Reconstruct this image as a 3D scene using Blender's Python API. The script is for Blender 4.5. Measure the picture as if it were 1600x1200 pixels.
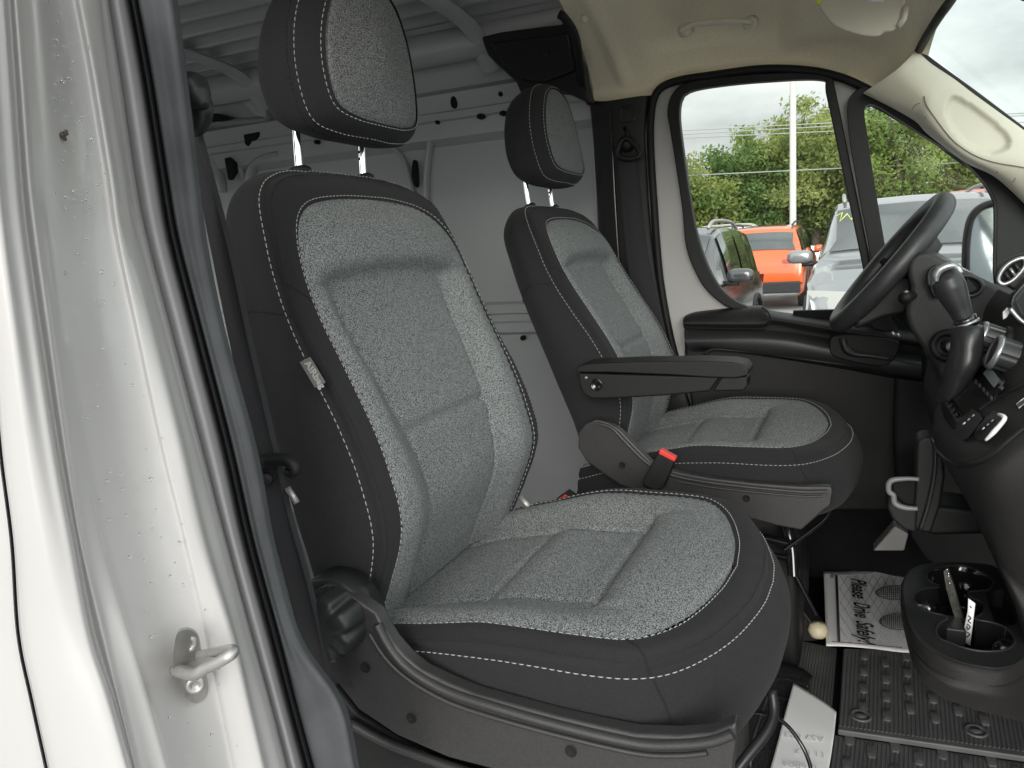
import bpy, bmesh, math, random
import numpy as np
from mathutils import Vector, Matrix, noise
S = bpy.context.scene
for o in list(bpy.data.objects): bpy.data.objects.remove(o)
rng = random.Random(7); NR = np.random.RandomState(5)

# ------------------------------------------------------------------ camera (calibrated: 27 mm on 36 mm, pitch down, small roll)
CAM = np.array([0., 0., 1.55])
R = np.array([[0.91374245, 0.01213896, -0.40611252], [0.40159498, -0.178564, 0.89824071], [-0.06161337, -0.98385342, -0.16803645]])
cd = bpy.data.cameras.new('camera'); cam = bpy.data.objects.new('camera', cd); S.collection.objects.link(cam)
cd.sensor_width = 36; cd.lens = 27; cd.clip_start = 0.02; cd.clip_end = 3000
M = Matrix.Identity(4)
for i in range(3):
    M[i][0] = R[i, 0]; M[i][1] = -R[i, 1]; M[i][2] = -R[i, 2]; M[i][3] = CAM[i]
cam.matrix_world = M; S.camera = cam
S.render.resolution_x = 1024; S.render.resolution_y = 768

# ------------------------------------------------------------------ world: overcast Nishita sky with a procedural cloud layer
SUN_EL, SUN_AZ = math.radians(15), math.radians(-76)   # azimuth measured from +X; light comes from the open passenger door side, a bit ahead
W = bpy.data.worlds.new('World'); S.world = W; W.use_nodes = True
nt = W.node_tree; nt.nodes.clear()
def N(t, **k):
    n = nt.nodes.new(t)
    for a, b in k.items(): setattr(n, a, b)
    return n
out = N('ShaderNodeOutputWorld'); bg = N('ShaderNodeBackground'); sky = N('ShaderNodeTexSky')
sky.sky_type = 'NISHITA'; sky.sun_disc = False; sky.sun_elevation = SUN_EL; sky.sun_rotation = math.pi/2 - SUN_AZ
sky.air_density = 1.5; sky.dust_density = 4.0
tc = N('ShaderNodeTexCoord'); mp = N('ShaderNodeMapping'); mp.inputs['Scale'].default_value = (2.2, 2.2, 5.5); mp.inputs['Location'].default_value = (0.3, 1.7, 0.4)
nz = N('ShaderNodeTexNoise'); nz.inputs['Scale'].default_value = 1.5; nz.inputs['Detail'].default_value = 7; nz.inputs['Roughness'].default_value = .52
rp = N('ShaderNodeValToRGB'); rp.color_ramp.elements[0].position = .38; rp.color_ramp.elements[0].color = (4.7, 4.88, 4.95, 1)
rp.color_ramp.elements[1].position = .66; rp.color_ramp.elements[1].color = (8.9, 9.0, 8.9, 1)
mx = N('ShaderNodeMix', data_type='RGBA'); mx.inputs[0].default_value = .93
L = nt.links.new
L(tc.outputs['Generated'], mp.inputs[0]); L(mp.outputs[0], nz.inputs['Vector']); L(nz.outputs[0], rp.inputs[0])
sv_ = N('ShaderNodeVectorMath', operation='DOT_PRODUCT'); sv_.inputs[1].default_value = (.38, -.86, .34); mr = N('ShaderNodeMapRange'); mr.inputs['From Min'].default_value = -1; mr.inputs['From Max'].default_value = 1; mr.inputs['To Min'].default_value = .72; mr.inputs['To Max'].default_value = 2.0   # cloud deck brightens towards the hidden sun
sc__ = N('ShaderNodeVectorMath', operation='SCALE'); L(tc.outputs['Generated'], sv_.inputs[0]); L(sv_.outputs['Value'], mr.inputs[0]); L(mr.outputs[0], sc__.inputs['Scale']); L(rp.outputs[0], sc__.inputs[0])
L(sky.outputs[0], mx.inputs[6]); L(sc__.outputs[0], mx.inputs[7]); L(mx.outputs[2], bg.inputs[0]); L(bg.outputs[0], out.inputs[0])
bg.inputs[1].default_value = 0.10
sd = bpy.data.lights.new('sun', 'SUN'); sd.energy = 1.3; sd.angle = math.radians(30); sd.color = (1, .97, .92)
so = bpy.data.objects.new('sun', sd); S.collection.objects.link(so)
dv = Vector((math.cos(SUN_EL)*math.cos(SUN_AZ), math.cos(SUN_EL)*math.sin(SUN_AZ), math.sin(SUN_EL)))
so.rotation_euler = dv.to_track_quat('Z', 'Y').to_euler()
S.view_settings.view_transform = 'Standard'; S.view_settings.look = 'None'; S.view_settings.gamma = 1; S.view_settings.exposure = 0.86
S.view_settings.use_curve_mapping = False
S.cycles.max_bounces = 10; S.cycles.diffuse_bounces = 6

# ------------------------------------------------------------------ helpers
def ray(px, py): return R @ np.array([px-800., py-600., 1200.])
def at(px, py, ax, val):
    d = ray(px, py); t = (val-CAM[ax])/d[ax]; return CAM+t*d
def P(px, py, Y): return at(px, py, 1, Y)          # point of the plane y = Y seen at a pixel of the photograph
def PZ(px, py, Z): return at(px, py, 2, Z)
def PX(px, py, X): return at(px, py, 0, X)
ORG = {}
def tag(o, label=None, cat=None, group=None, kind=None):
    if label: o['label'] = label
    if cat: o['category'] = cat
    if group: o['group'] = group
    if kind: o['kind'] = kind
    return o
def thing(name, loc, label, cat, group=None):
    o = bpy.data.objects.new(name, None); S.collection.objects.link(o); o.location = Vector(loc); o.empty_display_size = .05
    ORG[o.name] = np.array(loc, float)
    return tag(o, label, cat, group)
def mk(name, verts, faces, mat, parent=None, smooth=True, bevel=0, solid=0, sub=0, auto=None):
    org = ORG[parent.name] if parent else np.zeros(3)
    me = bpy.data.meshes.new(name)
    v = np.asarray(verts, float).reshape(-1, 3)-org
    me.from_pydata(v.tolist(), [], [list(map(int, f)) for f in faces]); me.update()
    bm = bmesh.new(); bm.from_mesh(me); bmesh.ops.remove_doubles(bm, verts=bm.verts, dist=1e-5)
    if not solid: bmesh.ops.recalc_face_normals(bm, faces=bm.faces)
    bm.to_mesh(me); bm.free()
    if smooth: me.shade_smooth()
    o = bpy.data.objects.new(name, me); S.collection.objects.link(o)
    if mat: me.materials.append(mat)
    if parent: o.parent = parent
    ORG[o.name] = org
    if solid:
        m = o.modifiers.new('s', 'SOLIDIFY'); m.thickness = abs(solid); m.offset = 1 if solid > 0 else -1
    if bevel:
        m = o.modifiers.new('b', 'BEVEL'); m.width = bevel; m.segments = 3; m.limit_method = 'ANGLE'; m.angle_limit = math.radians(40); m.harden_normals = True
    if sub:
        m = o.modifiers.new('u', 'SUBSURF'); m.levels = m.render_levels = sub
    if smooth and (auto or bevel):
        me.set_sharp_from_angle(angle=math.radians(auto or 40))
    return o
def spl(pts, n, closed=False):
    p = np.asarray(pts, float)
    if len(p) == 2 and not closed: return p[0]+(p[1]-p[0])*np.linspace(0, 1, n)[:, None]
    if closed: q = np.vstack([p[-1], p, p[0], p[1]])
    else: q = np.vstack([2*p[0]-p[1], p, 2*p[-1]-p[-2]])
    out = []
    K = 12
    for i in range(1, len(q)-2):
        t = np.linspace(0, 1, K, endpoint=False)[:, None]
        a, b, c, d = q[i-1], q[i], q[i+1], q[i+2]
        out.append(.5*((2*b)+(-a+c)*t+(2*a-5*b+4*c-d)*t**2+(-a+3*b-3*c+d)*t**3))
    o = np.vstack(out+[q[-2][None]])
    s = np.r_[0, np.cumsum(np.linalg.norm(np.diff(o, axis=0), axis=1))]
    g = np.linspace(0, s[-1], n+(1 if closed else 0))
    r = np.stack([np.interp(g, s, o[:, k]) for k in range(o.shape[1])], 1)
    return r[:-1] if closed else r
def splu(rows, n):
    """Catmull-Rom across a stack of equally sampled rows -> n rows, uniform in row index"""
    rows = [np.asarray(r, float) for r in rows]; m = len(rows)
    if m == 2: return [rows[0]+(rows[1]-rows[0])*t for t in np.linspace(0, 1, n)]
    q = [2*rows[0]-rows[1]]+rows+[2*rows[-1]-rows[-2]]; out = []
    for g in np.linspace(0, m-1, n):
        i = min(int(g), m-2); t = g-i; a, b, c, d = q[i:i+4]
        out.append(.5*((2*b)+(-a+c)*t+(2*a-5*b+4*c-d)*t**2+(-a+3*b-3*c+d)*t**3))
    return out
def grid(rows, cu=False, cv=False):
    g = np.array(rows); nr, nc = g.shape[:2]; f = []
    for i in range(nr-(0 if cv else 1)):
        for j in range(nc-(0 if cu else 1)):
            a = i*nc+j; b = i*nc+(j+1) % nc; c = ((i+1) % nr)*nc+(j+1) % nc; d = ((i+1) % nr)*nc+j
            f.append((a, b, c, d))
    return g.reshape(-1, 3), f
def merge(parts):
    V = []; F = []; n = 0
    for v, f in parts:
        v = np.asarray(v).reshape(-1, 3); V.append(v); F += [tuple(i+n for i in q) for q in f]; n += len(v)
    return np.vstack(V), F
def sheet(name, rows, mat, parent=None, nu=24, nv=24, solid=0, lin=False, **k):
    """surface through rows of 3D points"""
    rr = [spl(r, nu) for r in rows]
    rr = rr if lin else splu(rr, nv)
    v, f = grid(rr); return mk(name, v, f, mat, parent, solid=solid, **k)
def tubeg(pts, r, seg=8, n=None, closed=False, cap=True, flat=None):
    p = np.asarray(pts, float)
    if n: p = spl(p, n, closed)
    m = len(p); rad = np.broadcast_to(np.asarray(r, float), (m,)) if np.ndim(r) == 0 else np.interp(np.linspace(0, 1, m), np.linspace(0, 1, len(r)), r)
    T = np.gradient(p, axis=0) if not closed else np.roll(p, -1, 0)-np.roll(p, 1, 0)
    T /= np.linalg.norm(T, axis=1)[:, None]+1e-12
    up = np.array([0, 0, 1.]) if abs(T[0][2]) < .9 else np.array([1., 0, 0])
    nrm = np.cross(T[0], up); nrm /= np.linalg.norm(nrm); rows = []
    for i in range(m):
        nrm = nrm-T[i]*nrm.dot(T[i]); nrm /= np.linalg.norm(nrm); b = np.cross(T[i], nrm)
        a = np.arange(seg)*2*math.pi/seg; fl = flat or 1
        rows.append(p[i]+rad[i]*(np.cos(a)[:, None]*nrm+np.sin(a)[:, None]*b*fl))
    v, f = grid(rows, cu=True, cv=closed)
    if cap and not closed: f.append(tuple(range(seg))); f.append(tuple(range((m-1)*seg, m*seg)))
    return v, f
def tube(name, pts, r, mat, parent=None, **k): 
    v, f = tubeg(pts, r, **k); return mk(name, v, f, mat, parent, auto=50)
def prismg(outl, vec):
    o = np.asarray(outl, float); n = len(o); v = np.vstack([o, o+np.asarray(vec, float)])
    f = [tuple(range(n)), tuple(range(2*n-1, n-1, -1))]+[(i, (i+1) % n, n+(i+1) % n, n+i) for i in range(n)]
    return v, f
def prism(name, outl, vec, mat, parent=None, bevel=.003, **k):
    v, f = prismg(outl, vec); return mk(name, v, f, mat, parent, bevel=bevel, **k)
def boxg(c, s, rot=None):
    c = np.asarray(c, float); s = np.asarray(s, float)/2
    v = np.array([[x, y, z] for x in (-1, 1) for y in (-1, 1) for z in (-1, 1)])*s
    if rot is not None: v = v @ np.array(rot).T
    return v+c, [(0, 1, 3, 2), (4, 6, 7, 5), (0, 4, 5, 1), (2, 3, 7, 6), (0, 2, 6, 4), (1, 5, 7, 3)]
def box(name, c, s, mat, parent=None, bevel=.003, rot=None, **k):
    v, f = boxg(c, s, rot); return mk(name, v, f, mat, parent, bevel=bevel, **k)
def lathe(center, axis, prof, seg=32):
    """prof: (radius, height along axis)"""
    ax = np.asarray(axis, float); ax /= np.linalg.norm(ax); u = np.cross(ax, [0, 0, 1.] if abs(ax[2]) < .9 else [1., 0, 0]); u /= np.linalg.norm(u); w = np.cross(ax, u)
    a = np.arange(seg)*2*math.pi/seg; rows = [np.asarray(center)+ax*h+r*(np.cos(a)[:, None]*u+np.sin(a)[:, None]*w) for r, h in prof]
    v, f = grid(rows, cu=True); f.append(tuple(range(seg))); f.append(tuple(range((len(prof)-1)*seg, len(prof)*seg))); return v, f
def rnd(outl, n=60): return spl(outl, n, closed=True)
def disc(c, n, r, seg=24, t=.002):
    return lathe(c, n, [(r*.96, -t), (r, -t*.4), (r, t*.4), (r*.96, t)], seg)
def textmesh(name, body, origin, xdir, ydir, size, mat, parent=None, extrude=.0002, shear=0, align='LEFT', bold=0, width=None):
    cu = bpy.data.curves.new(name, 'FONT'); cu.body = body; cu.size = size; cu.extrude = extrude; cu.shear = shear; cu.align_x = align; cu.offset = bold
    to = bpy.data.objects.new(name, cu); S.collection.objects.link(to); bpy.context.view_layer.update()
    me = bpy.data.meshes.new_from_object(to.evaluated_get(bpy.context.evaluated_depsgraph_get())); bpy.data.objects.remove(to)
    x = np.asarray(xdir, float); x /= np.linalg.norm(x); y = np.asarray(ydir, float); y = y-x*y.dot(x); y /= np.linalg.norm(y); z = np.cross(x, y)
    vs = np.array([v.co[:] for v in me.vertices])
    if width: vs[:, 0] *= width/vs[:, 0].max()
    vs = np.asarray(origin)+vs[:, :1]*x+vs[:, 1:2]*y+vs[:, 2:]*z
    fs = [list(p.vertices) for p in me.polygons]; bpy.data.meshes.remove(me)
    return mk(name, vs, fs, mat, parent, smooth=False)

# ------------------------------------------------------------------ materials
def mat(name, col, rough=.5, metal=0, coat=0, noise_s=0, noise_a=.1, bump=0, bump_s=400, spec=.5, sheen=0, rvar=0, detail=4):
    m = bpy.data.materials.new(name); m.use_nodes = True; t = m.node_tree; b = t.nodes['Principled BSDF']; l = t.links.new
    b.inputs['Base Color'].default_value = (*col, 1); b.inputs['Roughness'].default_value = rough; b.inputs['Metallic'].default_value = metal
    b.inputs['Coat Weight'].default_value = coat; b.inputs['Coat Roughness'].default_value = .06; b.inputs['Specular IOR Level'].default_value = spec
    b.inputs['Sheen Weight'].default_value = sheen; b.inputs['Sheen Roughness'].default_value = .5
    tc = t.nodes.new('ShaderNodeTexCoord')
    if noise_s:
        n = t.nodes.new('ShaderNodeTexNoise'); n.inputs['Scale'].default_value = noise_s; n.inputs['Detail'].default_value = detail; l(tc.outputs['Object'], n.inputs['Vector'])
        r = t.nodes.new('ShaderNodeValToRGB'); r.color_ramp.elements[0].position = .3; r.color_ramp.elements[1].position = .7
        r.color_ramp.elements[0].color = (*[c*(1-noise_a) for c in col], 1); r.color_ramp.elements[1].color = (*[min(1, c*(1+noise_a)) for c in col], 1)
        l(n.outputs[0], r.inputs[0]); l(r.outputs[0], b.inputs['Base Color'])
        if rvar:
            q = t.nodes.new('ShaderNodeMapRange'); q.inputs['To Min'].default_value = rough-rvar; q.inputs['To Max'].default_value = rough+rvar; q.inputs['From Min'].default_value = .3; q.inputs['From Max'].default_value = .7
            l(n.outputs[0], q.inputs[0]); l(q.outputs[0], b.inputs['Roughness'])
    if bump:
        n = t.nodes.new('ShaderNodeTexNoise'); n.inputs['Scale'].default_value = bump_s; n.inputs['Detail'].default_value = 2; l(tc.outputs['Object'], n.inputs['Vector'])
        u = t.nodes.new('ShaderNodeBump'); u.inputs['Strength'].default_value = bump; u.inputs['Distance'].default_value = .001
        l(n.outputs[0], u.inputs['Height']); l(u.outputs[0], b.inputs['Normal'])
    return m
def melange(name, dark, light, scale=420, contrast=.12, bump=.6):
    """speckled woven yarn: short light and dark threads"""
    m = mat(name, dark, .9, sheen=.06, spec=.15); t = m.node_tree; b = t.nodes['Principled BSDF']; l = t.links.new
    tc = t.nodes['Texture Coordinate']; mp = t.nodes.new('ShaderNodeMapping'); mp.inputs['Scale'].default_value = (1, 1, 1.6); mp.inputs['Rotation'].default_value = (.5, .3, .6)
    n = t.nodes.new('ShaderNodeTexNoise'); n.inputs['Scale'].default_value = scale; n.inputs['Detail'].default_value = .5; n.inputs['Distortion'].default_value = .8
    r = t.nodes.new('ShaderNodeValToRGB'); r.color_ramp.elements[0].position = .5-contrast; r.color_ramp.elements[1].position = .5+contrast
    r.color_ramp.elements[0].color = (*dark, 1); r.color_ramp.elements[1].color = (*light, 1)
    n.inputs['Roughness'].default_value = .6
    u = t.nodes.new('ShaderNodeBump'); u.inputs['Strength'].default_value = bump; u.inputs['Distance'].default_value = .0012
    l(tc.outputs['Object'], mp.inputs[0]); l(mp.outputs[0], n.inputs['Vector']); l(n.outputs[0], r.inputs[0]); l(r.outputs[0], b.inputs['Base Color']); l(n.outputs[0], u.inputs['Height']); l(u.outputs[0], b.inputs['Normal'])
    return m
def twill(name, col, a=.3, scale=190, bump=.7):
    m = mat(name, col, .9, sheen=.05, spec=.12); t = m.node_tree; b = t.nodes['Principled BSDF']; l = t.links.new; tc = t.nodes['Texture Coordinate']
    w = t.nodes.new('ShaderNodeTexWave'); w.wave_type = 'BANDS'; w.bands_direction = 'DIAGONAL'; w.inputs['Scale'].default_value = scale; w.inputs['Distortion'].default_value = .5; w.inputs['Detail'].default_value = 1
    n = t.nodes.new('ShaderNodeTexNoise'); n.inputs['Scale'].default_value = 900
    ad = t.nodes.new('ShaderNodeMath'); ad.operation = 'ADD'; r = t.nodes.new('ShaderNodeValToRGB'); r.color_ramp.elements[0].position = .4; r.color_ramp.elements[1].position = 1.3/1.5
    r.color_ramp.elements[0].color = (*[c*(1-a) for c in col], 1); r.color_ramp.elements[1].color = (*[c*(1+a*1.6) for c in col], 1)
    u = t.nodes.new('ShaderNodeBump'); u.inputs['Strength'].default_value = bump; u.inputs['Distance'].default_value = .0006
    l(tc.outputs['Object'], w.inputs['Vector']); l(tc.outputs['Object'], n.inputs['Vector']); l(w.outputs['Fac'], ad.inputs[0]); l(n.outputs[0], ad.inputs[1]); l(ad.outputs[0], r.inputs[0]); l(r.outputs[0], b.inputs['Base Color']); l(ad.outputs[0], u.inputs['Height']); l(u.outputs[0], b.inputs['Normal'])
    return m
def glass(name, tint=(.86, .9, .88), f=.07, rough=0):
    m = bpy.data.materials.new(name); m.use_nodes = True; t = m.node_tree; t.nodes.clear(); l = t.links.new
    o = t.nodes.new('ShaderNodeOutputMaterial'); tr = t.nodes.new('ShaderNodeBsdfTransparent'); tr.inputs[0].default_value = (*tint, 1)
    g = t.nodes.new('ShaderNodeBsdfGlossy'); g.inputs['Roughness'].default_value = rough
    mx = t.nodes.new('ShaderNodeMixShader'); lw = t.nodes.new('ShaderNodeLayerWeight'); lw.inputs[0].default_value = .5; pw = t.nodes.new('ShaderNodeMath'); pw.operation = 'POWER'; pw.inputs[1].default_value = 5; fr = t.nodes.new('ShaderNodeMath'); fr.operation = 'MULTIPLY_ADD'; fr.inputs[1].default_value = .4; fr.inputs[2].default_value = .004
    l(lw.outputs['Facing'], pw.inputs[0]); l(pw.outputs[0], fr.inputs[0]); l(fr.outputs[0], mx.inputs[0]); l(tr.outputs[0], mx.inputs[1]); l(g.outputs[0], mx.inputs[2]); l(mx.outputs[0], o.inputs[0]); return m
PAINT = mat('white_paint', (.435, .428, .422), .28, coat=.5, noise_s=3, noise_a=.015, bump=.04, bump_s=60)
CARGO = mat('cargo_paint', (.42, .43, .44), .42, coat=.1, noise_s=2.5, noise_a=.06, bump=.05, bump_s=30)
HEAD = mat('headliner_cloth', (.86, .79, .62), .95, noise_s=350, noise_a=.10, bump=.5, bump_s=700, spec=.1)
BEIGE = mat('beige_plastic', (.60, .565, .46), .5, noise_s=500, noise_a=.03, bump=.15, bump_s=900)
BLACK = mat('black_plastic', (.0115, .0118, .012), .48, spec=.28, noise_s=6, noise_a=.15, bump=.5, bump_s=1100, rvar=.06)
BLACKG = mat('glossy_black_plastic', (.010, .010, .011), .12, coat=.5)
DARKSM = mat('satin_dark_plastic', (.022, .023, .024), .38, spec=.35, noise_s=5, noise_a=.2, bump=.12, bump_s=700, rvar=.05)
DASH = mat('dash_plastic', (.027, .0265, .0265), .52, spec=.3, noise_s=9, noise_a=.15, bump=.8, bump_s=650)
RAIL = mat('seat_side_plastic', (.034, .0335, .034), .36, spec=.45, noise_s=700, noise_a=.25, bump=.35, bump_s=1200)
RUBBER = mat('rubber_seal', (.066, .069, .074), .7, spec=.2, noise_s=14, noise_a=.22, bump=.25, bump_s=300)
RUBBERB = mat('black_rubber', (.010, .010, .011), .55, spec=.25, noise_s=10, noise_a=.2)
SHADELIP = mat('shaded_paint_lip', (.33, .32, .33), .85, spec=.15, noise_s=12, noise_a=.05)  # grey stands in for white paint lying in shade on the lip
TWILL = twill('black_twill_cloth', (.0145, .0143, .0155), .6)
MEL = melange('grey_melange_cloth', (.018, .0205, .022), (.335, .352, .352), 850, .085)
MELH = melange('headrest_melange_cloth', (.014, .0155, .017), (.26, .265, .27), 850, .085)
THREAD = mat('white_thread', (.42, .42, .40), .8)
THREADD = mat('dark_thread', (.006, .006, .007), .9)
CHROME = mat('chrome', (.85, .85, .86), .12, metal=1)
STEEL = mat('zinc_steel', (.40, .39, .375), .42, metal=.6, noise_s=60, noise_a=.15)
SILVER = mat('silver_plastic', (.38, .39, .40), .28, metal=.7)
BELT = twill('belt_webbing', (.026, .026, .028), .3, 700, .3)
RED = mat('red_button', (.75, .05, .04), .4)
PAPER = mat('paper', (.90, .90, .91), .8, noise_s=20, noise_a=.02)
INK = mat('black_ink', (.02, .02, .025), .7)
INKG = mat('grey_ink', (.38, .38, .42), .7)
CARPET = mat('carpet', (.035, .035, .036), .98, noise_s=260, noise_a=.6, bump=1, bump_s=400, spec=.1)
FLOORM = mat('floor_plastic', (.014, .014, .015), .6, spec=.25, noise_s=12, noise_a=.2, bump=.3, bump_s=400)
MATR = mat('rubber_mat', (.095, .10, .10), .5, noise_s=14, noise_a=.15, bump=.3, bump_s=500)
HOLE = mat('dark_hole', (.004, .004, .004), .9)
GLASS = glass('window_glass'); GLASSW = glass('windshield_glass', (.84, .92, .90))
MIRROR = mat('mirror_glass', (.8, .84, .86), .02, metal=1)
SCREEN = mat('screen_glass', (.02, .022, .026), .08, coat=1)
def smooth(a, b, x): t = np.clip((x-a)/(b-a), 0, 1); return t*t*(3-2*t)
# ------------------------------------------------------------------ van shell: floor, cargo bay, headliner, pillars, door
def kind(o, k='structure'): o['kind'] = k; return o
fl = box('floor', (-1.35, 1.33, .575), (4.9, 1.86, .05), FLOORM, None, bevel=.0); kind(fl)
kind(box('cargo_floor', (-2.30, 1.33, .603), (3.36, 1.92, .006), CARGO, None, bevel=0))
# --- cargo side wall opposite (driver's side), ribbed steel, faces -Y
def wall_profile(prof, x0, x1, nx, thick=.02):
    rows = [[(x, y, z) for x in np.linspace(x0, x1, nx)] for y, z in prof]; return rows
YW = 2.30
wv = [(YW-.02, .60), (YW-.02, .70), (YW, .72), (YW, 1.285), (YW-.018, 1.295), (YW-.018, 1.325), (YW-.006, 1.330), (YW-.006, 1.352), (YW-.018, 1.357), (YW-.018, 1.385), (YW, 1.395), (YW, 1.40), (YW+.004, 1.905), (YW-.03, 1.925), (YW-.035, 1.975), (YW-.045, 1.98), (YW-.05, 2.0), (YW-.042, 2.005), (YW-.055, 2.055), (YW-.02, 2.075), (YW-.03, 2.16), (YW-.075, 2.21), (YW-.13, 2.235)]
rows = [np.array([(x, y, z) for x in np.linspace(-3.9, -.62, 2)]) for y, z in wv]
v, f = grid(rows); cw = mk('cargo_wall', v, f, CARGO, None, auto=25); kind(cw)
# pressed posts, slots and holes on the cargo wall
def wb(x0, x1, z0, z1, d, m=CARGO, nm='wall_post', y=None, bv=.008):
    o = box(nm, ((x0+x1)/2, (YW if y is None else y)-d/2, (z0+z1)/2), (abs(x1-x0), d, z1-z0), m, cw, bevel=bv); return o
def px2w(px, py, Y=YW-.03): return P(px, py, Y)
def arc_rib(pts, w, d=.022, nm='pressed_rib'):
    pp = np.array([P(x, y, YW-.012) for x, y in pts]); v, f = tubeg(pp, w, n=30, seg=10, flat=.5); return mk(nm, v, f, CARGO, cw, auto=60)
arc_rib([(676, 212), (670, 240), (666, 300), (672, 360), (680, 420), (690, 480)], .018)
arc_rib([(560, 214), (600, 222), (628, 245), (642, 285), (650, 330), (655, 420)], .014)
arc_rib([(880, 150), (905, 158), (920, 175), (926, 200), (930, 300), (936, 480)], .008)
for x, y, w, h in ((709, 160, .016, .030), (782, 147, .010, .012), (683, 191, .009, .010), (751, 182, .020, .014), (786, 177, .018, .013), (495, 222, .016, .012), (523, 217, .012, .012), (817, 528, .014, .014)):
    c = P(x, y, YW-.052 if y < 400 else YW-.020); v, f = lathe(c, (0, -1, 0), [(.0001, .004), (w*.6, .004), (w*.62, 0), (w*.6, -.01)], 16); v = c+(v-c)*np.array([1, 1, h/w]); mk('wall_hole', v, f, HOLE, cw)
sl = rnd([P(x, y, YW-.02) for x, y in ((648, 252), (653, 253), (655, 275), (655, 292), (650, 290), (646, 272))], 30); prism('wall_slot', sl, (0, -.012, 0), HOLE, cw, bevel=.0)
# rounded recess of a far wheel-side bay + triangular openings towards the back
def opening(pts, X, m=HOLE, nm='body_opening'):
    o = [P(x, y, X) for x, y in pts]; prism(nm, o, (0, -.02, 0), m, cw, bevel=.004)
opening([(386, 211), (412, 206), (410, 214), (393, 230), (388, 226)], YW-.03)
opening([(356, 248), (363, 246), (372, 255), (373, 270), (366, 281), (362, 282)], YW-.03)
opening([(318, 180), (345, 178), (370, 186), (350, 190), (320, 190)], YW-.05)
opening([(378, 155), (402, 150), (420, 165), (422, 185), (405, 182)], YW-.05, CARGO, 'roof_gusset')
arc_rib([(362, 196), (370, 230), (378, 262), (386, 290)], .020); arc_rib([(390, 285), (396, 262), (412, 248), (440, 240)], .028); arc_rib([(318, 196), (360, 192), (400, 190), (425, 186)], .03)
arc_rib([(322, 232), (334, 240), (342, 262), (348, 300)], .026)
# --- roof of the cargo bay: longitudinal pressed ribs + cross bows
rv = []
for k in range(18):
    y = .36+k*.108; rv += [(y, 2.265), (y+.050, 2.265), (y+.064, 2.238), (y+.094, 2.238), (y+.106, 2.264)]
rows = [np.array([(x, y, z) for x in (-3.9, -.62)]) for y, z in rv if y < 2.28]
v, f = grid(rows); ro = mk('ceiling', v, f, CARGO, None, solid=.02, auto=25); kind(ro)
for x in (-1.02, -1.9, -2.75):
    p = np.array([(x, .42, 2.10), (x, .55, 2.19), (x, .9, 2.222), (x, 1.4, 2.228), (x, 1.9, 2.220), (x, 2.14, 2.19), (x, 2.24, 2.10)])
    v, f = tubeg(p, .030, n=40, seg=10, flat=.5); mk('roof_bow', v, f, CARGO, ro, auto=60)
v, f = tubeg([(-3.9, 2.21, 2.18), (-.7, 2.21, 2.18)], .05, seg=10); mk('roof_rail', v, f, CARGO, ro)
# light coloured cross beam near the partition seen at upper left, rear doors, near wall
wl = [(.34, .60), (.34, 1.3), (.36, 1.32), (.36, 1.42), (.33, 1.44), (.33, 1.95), (.40, 2.0), (.42, 2.14), (.50, 2.2)]
nw_parts = []
for x0_, x1_, ra in ((-3.9, -2.5, wl), (-1.15, -.68, wl), (-2.5, -1.15, wl[:4]), (-2.5, -1.15, wl[5:])): nw_parts.append(grid([np.array([(x, y, z) for x in (x0_, x1_)]) for y, z in ra]))  # wall split to leave an unseen opening, added to let light in
v, f = merge(nw_parts); nw = mk('cargo_wall_near', v, f, CARGO, None, solid=-.015, auto=25); kind(nw)
mk('added_side_pane', [(-2.5, .345, 1.40), (-1.15, .345, 1.40), (-1.15, .345, 1.96), (-2.5, .345, 1.96)], [(0, 1, 2, 3)], GLASS, nw, smooth=False)  # pane of the unseen side opening added to brighten the cargo bay
v, f = merge([boxg((-3.92, 1.33, .92), (.04, 1.95, .72)), boxg((-3.92, 1.33, 2.14), (.04, 1.95, .24)), boxg((-3.92, .44, 1.65), (.04, .17, .74)), boxg((-3.92, 1.33, 1.65), (.04, .2, .74)), boxg((-3.92, 2.22, 1.65), (.04, .17, .74))]); rd = mk('rear_wall', v, f, CARGO, None, auto=30); kind(rd)
mk('added_rear_pane', [(-3.92, .4, 1.2), (-3.92, 2.3, 1.2), (-3.92, 2.3, 2.1), (-3.92, .4, 2.1)], [(0, 1, 2, 3)], GLASS, rd, smooth=False)  # rear openings added to let daylight into the dark cargo bay
for y0, y1 in ((.45, 1.25), (1.40, 2.2)):
    for z0, z1 in ((.70, 1.15),):
        a = [(y0, z0), (y1, z0), (y1, z1), (y0, z1)]; o = np.array([(-3.88, y, z) for y, z in rnd(a, 40)]); tube('panel_edge', o, .02, CARGO, rd, closed=True)
# --- outer roof skin so that no light leaks
ors = box('roof_skin', (-1.75, 1.32, 2.33), (4.5, 2.1, .03), PAINT, None, bevel=.0); kind(ors)
oside = box('outer_side_far', (-2.32, 2.40, 1.45), (3.3, .03, 1.7), PAINT, None, bevel=0); kind(oside)

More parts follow.
